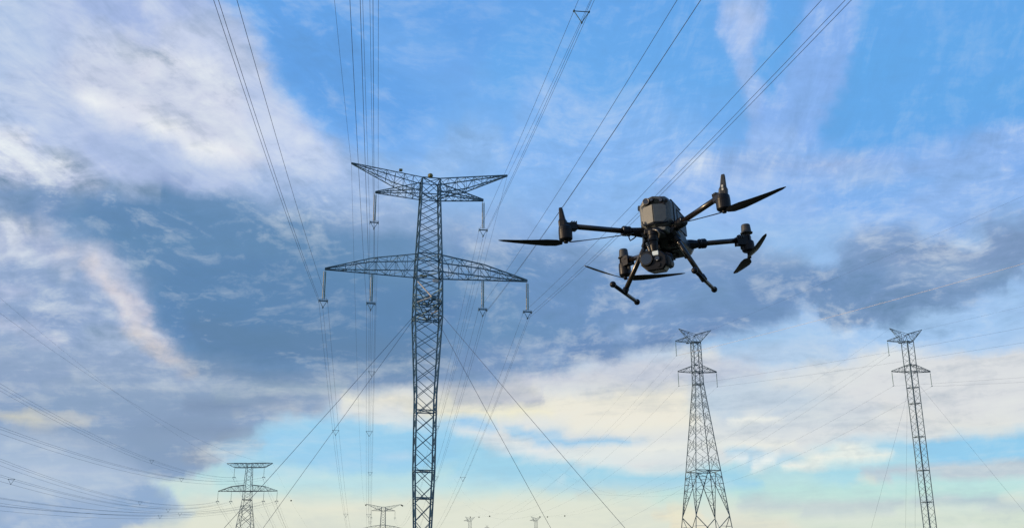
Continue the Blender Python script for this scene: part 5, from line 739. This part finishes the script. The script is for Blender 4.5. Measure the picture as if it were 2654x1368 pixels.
def splayed_tower(loc, rotz, label, joined=False, byaw=0.1):
    T = Tower("lattice_tower", label, loc, rotz, M_STEEL_FAR, joined)
    H = 61.9
    prof = [(0, 12.6), (19.6, 8.4), (51.3, 2.1), (54.5, 2.0), (H, 1.9)]
    lv = [30.2, 34.6, 38.4, 41.8, 44.8, 47.4, 49.5, 51.3, 52.9, 54.4, 56.0, 57.5, 59, 60.5, H]
    mast(T, prof, lv, .16, .075, 'X', byaw, rings=(30.2, 51.3, 54.4, H), ring_w=.15)
    # secondary bracing in the wide panels
    for face in range(4):
        g = T.group("secondary_bracing"); k0, k1 = face, (face + 1) % 4
        q = corners(wat(prof, 30.2), 30.2, byaw); T.chord(g, q[k0], q[k1], .16)
        for h0, h1 in zip(lv[:6], lv[1:7]):
            a = corners(wat(prof, h0), h0, byaw); b = corners(wat(prof, h1), h1, byaw)
            for u, v in ((k0, k1), (k1, k0)):
                mid = lerp(a[u], b[u], .5); T.member(g, mid, lerp(a[u], b[v], .27), .05); T.member(g, mid, lerp(b[u], a[v], .27), .05)
                T.member(g, lerp(a[u], b[v], .27), lerp(b[u], a[v], .27), .06)
        # open legs below the waist: K-frame down to the node at 19.6 m
        n = corners(wat(prof, 19.6), 19.6, byaw); mid = lerp(q[k0], q[k1], .5)
        for u in (k0, k1):
            T.chord(g, mid, n[u], .15); A = poly_fn([q[u], n[u]]); B = poly_fn([mid, n[u]])
            prev = None
            for i in range(7):
                t = i / 7; pa, pb = A(t), B(t)
                if i: T.member(g, pa, pb, .085)
                if prev: T.member(g, prev[i % 2], (pa, pb)[1 - i % 2], .085)
                prev = (pa, pb)
        z = corners(wat(prof, 0), 0, byaw); zm = lerp(lerp(n[k0], n[k1], .5), lerp(z[k0], z[k1], .5), .22)
        zm = lerp(n[k0], n[k1], .5) - Vector((0, 0, 4.2))
        for u in (k0, k1):
            T.chord(g, n[u], zm, .16); T.chord(g, zm, z[u], .15)
            for t in (.3, .55): T.member(g, lerp(n[u], z[u], t), lerp(zm, z[u], t * .6), .08)
            T.member(g, lerp(n[u], z[u], .12), lerp(n[u], zm, .55), .08)
        T.finish(g)
    for c in corners(12.6, 0, byaw):
        bm = bmesh.new(); add_lathe(bm, [(0.6, -.2), (0.6, .4), (.35, .55)], 10, Matrix.Translation(c)); bmobj("footing", bm, M_CONC, T.root)
    v_head(T, H, 0); return T
def straight_mast(loc, rotz, label, joined=False, byaw=0.28, guys=True):
    T = Tower("guyed_tower", label, loc, rotz, M_STEEL_FAR, joined)
    H = 61.7; prof = [(0.4, 1.0), (4, 2.0), (H, 2.03)]
    lv = list(np.arange(0.4, H, 1.55)) + [H]
    mast(T, prof, lv, .15, .065, 'Z', byaw, rings=(8, 15.5, 22.8, 30.2, 38.2, 46.3, 50.2, 54.2, 55.8, H), ring_w=.12)
    if guys:
        for A, G in (((-1.3, -.9, 50.2), (-26, -13, 0)), ((1.3, -.9, 50.6), (31, -12, 0)), ((-1.0, .9, 50.2), (5, 30, 0)), ((1.2, .9, 50.4), (9, 33, 0))):
            bm = bmesh.new(); add_tube(bm, [A, G], .017, 5); bmobj("guy_wire", bm, M_WIRE, T.root, True)
    bm = bmesh.new(); add_lathe(bm, [(0.55, -0.1), (0.55, 0.25), (0.3, 0.4)], 12); bmobj("footing", bm, M_CONC, T.root)
    v_head(T, H, 0); return T
TM = splayed_tower((45.7, 251.5, 0), R_(6), "V-headed lattice tower on four splayed legs, right of the drone's landing gear", byaw=R_(7))
TR = straight_mast((98.3, 251, 0), R_(4), "slim straight guyed lattice mast with V head near the right edge", byaw=R_(17))
TM2 = straight_mast((-35.5, 880, 0), R_(4), "tiny far V-headed mast just right of the tall tower, left one of two", True, guys=False)
TR2 = straight_mast((19.1, 880, 0), R_(4), "tiny far V-headed mast at the bottom centre, right one of two", True, guys=False)
# a much farther, smaller headframe between them
T9 = Tower("lattice_tower", "faintest tiny tower top between the two far V-headed masts", (-24.4, 1000, 0), 0, M_STEEL_FAR, True)
mast(T9, [(0, 5), (50, 1.4), (64, 1.1)], [0, 8, 16, 24, 32, 38, 44, 50, 54, 58, 61, 64], .2, .12, 'X')
for sx in (-1, 1):
    arm(T9, "crossarm", [(sx * .5, 62.5), (sx * 3.2, 62.6)], [(sx * .5, 64.6), (sx * 3.2, 62.8)], 3, .16, .1, lambda s: .3)
T9g = T9.group("peak"); T9.chord(T9g, (0, 0, 64), (-1, 0, 66.5), .14); T9.chord(T9g, (0, 0, 64), (1, 0, 66.3), .14); T9.finish(T9g)

# conductors of the right-hand lines
def two_way(T, short, specs, far_T=None):
    for nm, s, h, away, near in specs:
        P = T.world((s, 0, h)); L = 3.45
        insulator(P, L, 1, "single insulator string on the %s arm of the %s" % (nm, short), "insulator strings of the right-hand towers", yoke=.2, rad=.10, simple=True)
        c0 = P + Vector((0, 0, -L - .1))
        wire("conductor", ray_wire(c0, *away, 3e-4 if len(away) < 3 else away[2], 640, 60) if False else ray_wire(c0, away[0], away[1], 3e-4, 630, 60),
             0.015, "%s conductor of the %s receding to the lower left" % (nm, short), "power line", n=4)
        if near:
            wire("conductor", ray_wire(c0, near[0], near[1], near[2], near[3], 60), near[4] if len(near) > 4 else 0.014,
                 "%s conductor of the %s running to the right edge" % (nm, short), "power line", n=5, m=(M_WIRE_SUNLIT if len(near) > 5 else None))
two_way(TM, "splay-legged tower", [("upper left", -5.05, 61.95, (-12.6, -.1891), (142, -.003, 2.4e-4, 330, .030, 1)),
      ("lower left", -4.85, 54.35, (-8.2, -.1172), (142, -.049, 2.2e-4, 330)), ("lower right", 4.85, 54.35, (-9.5, -.1259), (142, -.061, 2.2e-4, 330))])
two_way(TR, "straight guyed mast", [("upper left", -5.05, 61.75, (-22.1, -.2588), None),
      ("lower left", -4.85, 54.15, (-7.6, -.0863), (146, -.115, 2.4e-4, 330)), ("lower right", 4.85, 54.15, (-6.8, -.0884), (146, -.128, 2.4e-4, 330))])
P = TM.world((4.15, 0, 65.1))
wire("earth_wire", ray_wire(P, 140, .13, 2e-4, 260, 40), .012, "faint thin wire rising from the splay-legged tower's right horn to the right edge", "earth wire", n=4)
P = TR.world((4.15, 0, 64.9))
wire("earth_wire", ray_wire(P, 150, -.03, 2e-4, 300, 40), .012, "faint thin wire from the straight mast's right horn to the right edge", "earth wire", n=4)
for T, Tf, nm in ((TM, TM2, "left"), (TR, TR2, "right")):
    for sx, sn in ((-1, "left"), (1, "right")):
        A = T.world((sx * 4.15, 0, 65)); B = Tf.world((sx * 4.15, 0, 65))
        pts = wire_pts(A, B, 13, 60)
        wire("earth_wire", pts, .012, "faint %s earthwire running back to the %s far V-headed mast" % (sn, nm), "earth wire", n=4)
        for s_, extra in (((600, "beside its head"), (520, "farther out")) if sx > 0 else ((585, "just below the others"),)):
            p, d = interp(pts, s_); bm = bmesh.new(); add_ball(bm, (0, 0, 0), 0.5); o = bmobj("marker_ball", bm, M_BALL, None, True); o.location = p
            tag(o, "dark marker ball right of the %s far V-headed mast, %s" % (nm, extra), "marker ball", "marker balls on earthwires")

# ------------------------------------------------------------------ the drone
D = bpy.data.objects.new("drone", None); col.objects.link(D); D.empty_display_size = .1
tag(D, "black and grey four-rotor drone with landing skids hovering in front of the clouds", "drone")
RM = Matrix(((-0.90918610, -0.41381343, -0.04625014), (0.41437809, -0.91010014, -0.00292202), (-0.04088309, -0.02182171, 0.99892562)))
mt = RM.to_4x4(); mt.translation = (0.6260, 3.9487, 3.0304)
D.matrix_basis = mt
def part(name, bm, m, parent=None, smooth=False, label=None, bevel=0.0):
    bmesh.ops.recalc_face_normals(bm, faces=bm.faces)
    o = bmobj(name, bm, m, parent or D, smooth)
    if bevel:
        md = o.modifiers.new("bevel", 'BEVEL'); md.width = bevel; md.segments = 2; md.limit_method = 'ANGLE'; md.angle_limit = R_(35)
    if label: o["label"] = label
    return o
def loft(bm, secs, close=True):
    rings = [[bm.verts.new(p) for p in s] for s in secs]
    n = len(rings[0])
    for a, b in zip(rings, rings[1:]):
        for k in range(n): bm.faces.new((a[k], a[(k + 1) % n], b[(k + 1) % n], b[k]))
    bm.faces.new(rings[0][::-1]); bm.faces.new(rings[-1])
    return rings
# main shell: faceted hexagonal nose, long flat sides, sloping top
def section(y, k=1.0, zt=.172, zb=.036, ridge=0.0):
    w = .066 * k; zc = (zt + zb) / 2; hh = (zt - zb) / 2 * k
    pts = [(0, zc - hh - .004), (w * .62, zc - hh), (w, zc - hh * .66), (w * 1.02, zc + hh * .55), (w * .72, zc + hh * .95), (0, zc + hh * 1.03),
           (-w * .72, zc + hh * .95), (-w * 1.02, zc + hh * .55), (-w, zc - hh * .66), (-w * .62, zc - hh)]
    return [(x, y + ridge * (1 - abs(x) / w), z) for x, z in pts]
bm = bmesh.new()
loft(bm, [section(-.088, .80, .150, .026), section(-.078, .95, .160, .020), section(-.02, 1.03, .176, .020), section(.07, 1.03, .181, .036), section(.105, 1.0, .181, .050), section(.128, .95, .181, .052, ridge=.016), section(.134, .86, .181, .052, ridge=.026)])
shell = part("body_shell", bm, M_GREY, bevel=.003)
# raised front cover in two facets (left one faces the sun)
for sx in (1, -1):
    bm = bmesh.new()
    y0 = .162; y1 = .137
    poly = [(0.001 * sx, .066), (.036 * sx, .066), (.048 * sx, .080), (.049 * sx, .134), (.040 * sx, .140), (0.001 * sx, .140)]
    a = [bm.verts.new((x, y0 - abs(x) / .05 * (y0 - y1) + .004, z)) for x, z in poly]; b = [bm.verts.new((x, .125, z)) for x, z in poly]
    n = len(poly)
    for i in range(n): bm.faces.new((a[i], a[(i + 1) % n], b[(i + 1) % n], b[i]))
    bm.faces.new(a); bm.faces.new(b[::-1]); part("front_cover", bm, M_GREY, bevel=.002)
RX = Matrix.Rotation(-math.pi / 2, 4, 'X')
def disc(name, c, r, h, m, parent=None, tilt=0, n=24):
    bm = bmesh.new(); add_lathe(bm, [(r * .9, 0), (r, h * .15), (r, h * .9), (r * .94, h)], n, Matrix.Translation(c) @ Matrix.Rotation(tilt, 4, 'Z') @ RX)
    return part(name, bm, m, parent, False)
def ringo(name, c, r, t, m, parent, tilt=0):
    bm = bmesh.new(); pts = []
    Mx = Matrix.Translation(c) @ Matrix.Rotation(tilt, 4, 'Z')
    add_tube(bm, [Mx @ Vector((math.cos(a) * r, 0, math.sin(a) * r)) for a in np.linspace(0, 2 * math.pi, 29)], t, 8, False)
    return part(name, bm, m, parent, True)
f = disc("forward_camera", (.026, .140, .158), .0145, .018, M_BLACK); ringo("ring", (.026, .158, .158), .0120, .0022, M_RING, f); disc("lens", (.026, .155, .158), .010, .004, M_LENS, f)
f = disc("vision_sensor", (.002, .150, .160), .0085, .014, M_BLACK); disc("lens", (.002, .161, .160), .006, .004, M_LENS, f)
f = disc("vision_sensor", (-.032, .138, .156), .0095, .012, M_BLACK); disc("lens", (-.032, .149, .156), .007, .004, M_LENS, f)
bm = bmesh.new(); add_prism(bm, [(-.046, .138), (-.033, .172), (-.020, .138)], .136, .1465); part("sensor_cowl", bm, M_BLACK)
f = disc("vision_sensor", (-.050, .130, .154), .006, .01, M_BLACK)
f = disc("side_sensor", (.062, .115, .150), .011, .01, M_BLACK, None, R_(-60))
bm = bmesh.new(); add_box(bm, (.054, .130, .082), (.006, .012, .010), None, .001); part("latch", bm, M_BLACK)
bm = bmesh.new(); add_tube(bm, [(.052, .138, .074), (.045, .145, .065), (.03, .152, .061), (.0, .166, .060), (-.03, .152, .060), (-.05, .138, .066)], .0028, 6); part("cover_seam", bm, M_BLACK)
bm = bmesh.new(); loft(bm, [[(-.050, .12, .020), (.050, .12, .020), (.056, .12, .046), (-.056, .12, .046)], [(-.040, .158, .026), (.040, .158, .026), (.046, .158, .045), (-.046, .158, .045)]]); part("chin", bm, M_GREY, bevel=.004)
# sides
for sx in (1, -1):
    bm = bmesh.new(); add_box(bm, (sx * .0680, .095, .112), (.004, .020, .090), None, .0015); part("side_vent", bm, M_BLACK)
    bm = bmesh.new(); add_box(bm, (sx * .0690, .0, .100), (.005, .130, .084), None, .002); part("battery_door", bm, M_GREY_D)
    bm = bmesh.new(); add_box(bm, (sx * .056, .02, .172), (.006, .14, .005), None, .001); part("top_rail", bm, M_BLACK)
    bm = bmesh.new(); add_box(bm, (sx * .0720, .0, .134), (.003, .122, .003), None, .0008); part("door_seam", bm, M_BLACK)
bm = bmesh.new(); add_lathe(bm, [(.02, 0), (.022, .004), (.014, .012), (.004, .014)], 20, Matrix.Translation((0, .05, .181))); part("top_dome", bm, M_BLACK, None, True)
# lower chassis
bm = bmesh.new()
loft(bm, [[(-.058, y, z0), (.058, y, z0), (.07, y, z0 + .02), (.07, y, .045), (-.07, y, .045), (-.07, y, z0 + .02)] for y, z0 in ((-.165, .012), (-.13, -.004), (.05, -.006), (.10, .006), (.125, .022))])
part("chassis", bm, M_BLACK, bevel=.004)
bm = bmesh.new(); random.seed(3)
for i in range(26):
    add_box(bm, (random.uniform(-.055, .055), random.uniform(-.11, .09), -.006 - random.random() * .007), (random.uniform(.008, .03), random.uniform(.01, .03), .012), None, .001)
part("belly_ribs", bm, M_BLACK)
for sx in (1, -1):
    bm = bmesh.new(); add_tube(bm, [(sx * .056, .10, .048), (sx * .062, .075, .02), (sx * .05, .03, .0)], .017, 12, True, [.012, .018, .014]); part("shoulder_pod", bm, M_GREY_D, None, True)
bm = bmesh.new(); add_ball(bm, (-.052, .085, .018), .019, 18); part("belly_lamp", bm, M_GREY_D, None, True)

# arms, motors, aerials, propellers
HUB = {'a': (.31, .327, 0), 'b': (-.31, .327, 0), 'c': (-.271, -.281, .007), 'd': (.271, -.281, .007)}
BLADE = {'a': ((.4759 - .31, .4271 - .327), (.123 - .31, .3278 - .327 - .06)), 'b': ((-.5593 + .31, .4295 - .327), (.25, -.06)),
         'c': ((.454, -.891), (-.454, .891)), 'd': ((.1097 - .271, -.3562 + .281), (.3681 - .271, -.0351 + .281))}
def blade(parent, hub, d, hand=1, L=.262, up=.012):
    d = Vector((d[0], d[1], 0)).normalized(); s = Vector((-d.y, d.x, 0)); bm = bmesh.new(); secs = []
    for t, c, tw in ((.05, .016, 30), (.14, .034, 26), (.3, .040, 20), (.5, .034, 15), (.75, .025, 10), (.93, .018, 7), (1.0, .006, 5)):
        p = Vector(hub) + d * L * t + Vector((0, 0, up * t * t)); a = R_(tw) * hand
        u = s * math.cos(a) + Vector((0, 0, 1)) * math.sin(a); n_ = d.cross(u)
        off = u * (-.003)
        secs.append([p + off + u * c * .5, p + off + n_ * .0016 * (2 - t), p + off - u * c * .5, p + off - n_ * .0012])
    loft(bm, secs); return part("blade", bm, M_PROP, parent, False)
def rotor(k):
    hx, hy, hz = HUB[k]; front = k in 'ab'; sx = 1 if hx > 0 else -1; sy = 1 if hy > 0 else -1
    root = Vector((sx * .052, sy * (.088 if front else .128), .052 if front else .045))
    za = .060 if front else .066
    end = Vector((hx - sx * .022, hy - sy * .024, za))
    d = (end - root).normalized(); mid = root + d * {'a': .085, 'b': .060, 'c': .058, 'd': .07}[k]
    bm = bmesh.new(); add_tube(bm, [mid, end], .0108, 18); arm_o = part("arm", bm, M_CARBON, None, True)
    bm = bmesh.new(); add_tube(bm, [root - d * .03, root + d * .02, mid - d * .015], .02, 8, True, [.024, .022, .017]); part("arm_hinge", bm, M_BLACK, arm_o, False, bevel=.002)
    bm = bmesh.new(); q = mid - d * .012
    add_tube(bm, [q, q + d * .004, q + d * .011, q + d * .012, q + d * .016, q + d * .017, q + d * .032, q + d * .036], .019, 20, True, [.017, .0205, .0205, .018, .018, .0205, .0205, .017])
    part("locking_collar", bm, M_BLACK, arm_o, False)
    bm = bmesh.new(); add_box(bm, q + d * .022 + Vector((0, 0, 0)) + Vector((0, .019, .004)), (.003, .004, .010), None, .0006); part("collar_mark", bm, M_WHITE, arm_o)
    if k == 'a':
        bm = bmesh.new(); b0 = mid + Vector((-.02, .01, -.018))
        add_tube(bm, [b0 + Vector((.012, 0, 0)), b0 + Vector((.014, 0, -.012)), b0 + Vector((.010, 0, -.026)), b0 + Vector((-.004, 0, -.020)), b0 + Vector((-.020, 0, -.010))], .0026, 6); part("cable_clip", bm, M_BLACK, arm_o)
    # motor pod
    bm = bmesh.new()
    zb_ = .010 if k == 'c' else -.002
    add_lathe(bm, [(.010, zb_), (.022, zb_ + .001), (.0265, zb_ + .006), (.0270, .034), (.0262, .036), (.0268, .040), (.0255, .054), (.019, .060)], 24, Matrix.Translation((hx, hy, hz)))
    pod = part("motor", bm, M_BLACK, arm_o, False, bevel=.0012)
    bm = bmesh.new()
    add_box(bm, (0, 0, 0), (.030, .046, .030), Matrix.Translation(end + Vector((sx * .004, sy * .004, -.003))) @ Matrix.Rotation(math.atan2(-d.x, d.y), 4, 'Z'), .004)
    part("arm_end_block", bm, M_BLACK, arm_o)
    for i in range(3):
        bm = bmesh.new(); add_box(bm, (0, -.012 + i * .009, .012), (.034, .004, .012), Matrix.Translation(end) @ Matrix.Rotation(math.atan2(-d.x, d.y), 4, 'Z'), .001)
        part("heat_fin", bm, M_GREY_D, arm_o)
    if front:
        # tapered blade aerial above the motor
        bm = bmesh.new(); lean = .008
        secs = []
        for z, w, t in ((.050, .026, .020), (.078, .025, .018), (.088, .018, .013), (.130, .0115, .009), (.136, .009, .006)):
            cx = hx + sx * (.004 + lean * (z - .05) / .09); cy = hy + .004
            c_, s_ = .92 * sx, .38
            secs.append([(cx + u * w * .62, cy + v * t * .7, z) for u, v in ((-1, -.8), (-.6, -1), (.6, -1), (1, -.8), (1, .8), (.6, 1), (-.6, 1), (-1, .8))])
        loft(bm, secs); part("aerial", bm, M_GREY_D if k == 'b' else M_BLACK, arm_o, False, bevel=.001)
        if k == 'b':
            for i in range(2):
                bm = bmesh.new(); add_box(bm, (hx - .003 - .004, hy + .0185, .074 + i * .012), (.007, .002, .009), None, .0005); part("aerial_mark", bm, M_WHITE, arm_o)
    else:
        bm = bmesh.new(); add_box(bm, (hx - sx * .001, hy, .070 if k == 'c' else .064), (.032, .034, .044), None, .004); part("aerial_mount", bm, M_BLACK if k == 'c' else M_GREY_D, arm_o)
        bm = bmesh.new()
        add_lathe(bm, [(.017, .100), (.0255, .101), (.0262, .105), (.0215, .107), (.0212, .109), (.0188, .137), (.0165, .141), (.006, .1425)], 24, Matrix.Translation((hx, hy, hz - (.010 if k == 'c' else .020))))
        part("satellite_aerial", bm, M_GREY_D, arm_o, False, bevel=.0008)
        bm = bmesh.new(); add_box(bm, (hx + (.022 if k == 'c' else -.022), hy + .01, .040), (.014, .02, .024), None, .003); part("status_lamp", bm, M_GREY_D, arm_o)
    # propeller
    zz = hz - (.004 if front else .010)
    bm = bmesh.new(); add_lathe(bm, [(.004, -.008), (.008, -.007), (.009, -.002), (.007, .004), (.007, .016)], 16, Matrix.Translation((hx, hy, zz)))
    P = part("propeller", bm, M_BLACK, None, True)
    for bd in BLADE[k]: blade(P, (hx, hy, zz - .004), bd, 1 if k in 'ac' else -1)
for k in 'abcd': rotor(k)

# landing gear: two splayed legs, each on a fore-and-aft skid with round ends
for sx in (1, -1):
    bm = bmesh.new(); top = Vector((sx * .060, .085, .012)); bot = Vector((sx * .158, .112, -.180))
    add_tube(bm, [top, lerp(top, bot, .12), bot], .0095, 16, True, [.0105, .0098, .0095]); leg = part("landing_leg", bm, M_CARBON, None, True)
    bm = bmesh.new(); add_tube(bm, [top + Vector((-sx * .012, 0, .02)), lerp(top, bot, .10)], .016, 10, True, [.018, .014]); part("leg_socket", bm, M_BLACK, leg)
    bm = bmesh.new(); add_tube(bm, [lerp(top, bot, .93), bot + (bot - top).normalized() * .008], .0125, 14); part("tee_joint", bm, M_BLACK, leg, True)
    bm = bmesh.new(); add_tube(bm, [(sx * .160, .250, -.184), (sx * .160, -.048, -.184)], .0075, 14); sk = part("skid", bm, M_BLACK, leg, True)
    for y in (.250, -.048):
        bm = bmesh.new(); add_ball(bm, (sx * .160, y, -.184), .0125, 18); part("skid_foot", bm, M_BLACK, sk, True)

# gimbal and payload camera
bm = bmesh.new()
add_lathe(bm, [(.021, .02), (.021, .004), (.0185, .002), (.0185, -.006), (.0205, -.008), (.0205, -.020), (.0175, -.022), (.0175, -.040), (.017, -.044), (.015, -.062)], 24, Matrix.Translation((.004, .185, 0)))
neck = part("gimbal_neck", bm, M_BLACK, None, False)
bm = bmesh.new(); loft(bm, [[(-.040, .10, .012), (.044, .10, .012), (.044, .10, .034), (-.040, .10, .034)], [(-.028, .200, .010), (.036, .200, .010), (.032, .200, .030), (-.024, .200, .030)]]); part("gimbal_bracket", bm, M_BLACK, neck, bevel=.004)
bm = bmesh.new()
for i in range(5): add_ball(bm, (.026 - i * .002, .198, -.030 - i * .007), .0055, 10)
part("damper_stack", bm, M_RING, neck, True)
bm = bmesh.new(); add_tube(bm, [(.02, .17, .0), (.045, .165, -.01), (.050, .17, -.035), (.040, .19, -.060)], .004, 8); part("gimbal_cable", bm, M_BLACK, neck, True)
bm = bmesh.new(); add_tube(bm, [(-.005, .205, .022), (-.024, .212, .012), (-.030, .21, -.004), (-.024, .20, -.014)], .0032, 8); part("gimbal_cable", bm, M_RING, neck, True)
poly = [(.0485, -.124), (.0215, -.153), (-.040, -.154), (-.056, -.134), (-.056, -.100), (-.037, -.079), (.041, -.070), (.050, -.080)]
bm = bmesh.new(); add_prism(bm, poly, .235, .165, None, .82); pay = part("payload_camera", bm, M_BLACK, None, False, bevel=.003)
bm = bmesh.new(); add_prism(bm, [(x * .93 - .0002, -.112 + (z + .112) * .93) for x, z in poly], .2395, .234); part("front_bezel", bm, M_BLACK, pay, bevel=.002)
f = disc("zoom_lens", (.0215, .238, -.107), .0255, .010, M_BLACK, pay); ringo("zoom_lens_ring", (.0215, .2475, -.107), .0238, .0012, M_GREY_D, pay)
disc("zoom_lens_glass", (.0215, .2455, -.107), .0215, .003, M_LENS, pay)
disc("wide_lens", (-.0215, .238, -.110), .0115, .008, M_BLACK, pay); disc("wide_lens_glass", (-.0215, .2445, -.110), .0088, .003, M_LENS, pay)
disc("thermal_lens", (-.0225, .238, -.135), .0085, .006, M_BLACK, pay)
bm = bmesh.new(); add_box(bm, (-.0150, .2405, -.0870), (.0240, .004, .0175), None, .0012); part("range_window", bm, M_WIN, pay)
bm = bmesh.new(); add_prism(bm, [(-.050, -.142), (-.066, -.137), (-.070, -.125), (-.066, -.105), (-.055, -.094), (-.050, -.10)], .225, .180); part("tilt_motor", bm, M_GREY_D, pay, bevel=.004)
bm = bmesh.new(); add_tube(bm, [(-.045, .20, -.085), (-.060, .20, -.092), (-.066, .20, -.115)], .009, 10); part("gimbal_arm", bm, M_BLACK, pay, True, bevel=0)
bm = bmesh.new(); add_box(bm, (-.0205, .2475, -.1175), (.0040, .002, .0028), None, .0005); part("painted_glint", bm, M_WHITE, pay)  # white chip by the wide lens, a highlight painted as a solid piece
print("objects", len(bpy.data.objects))
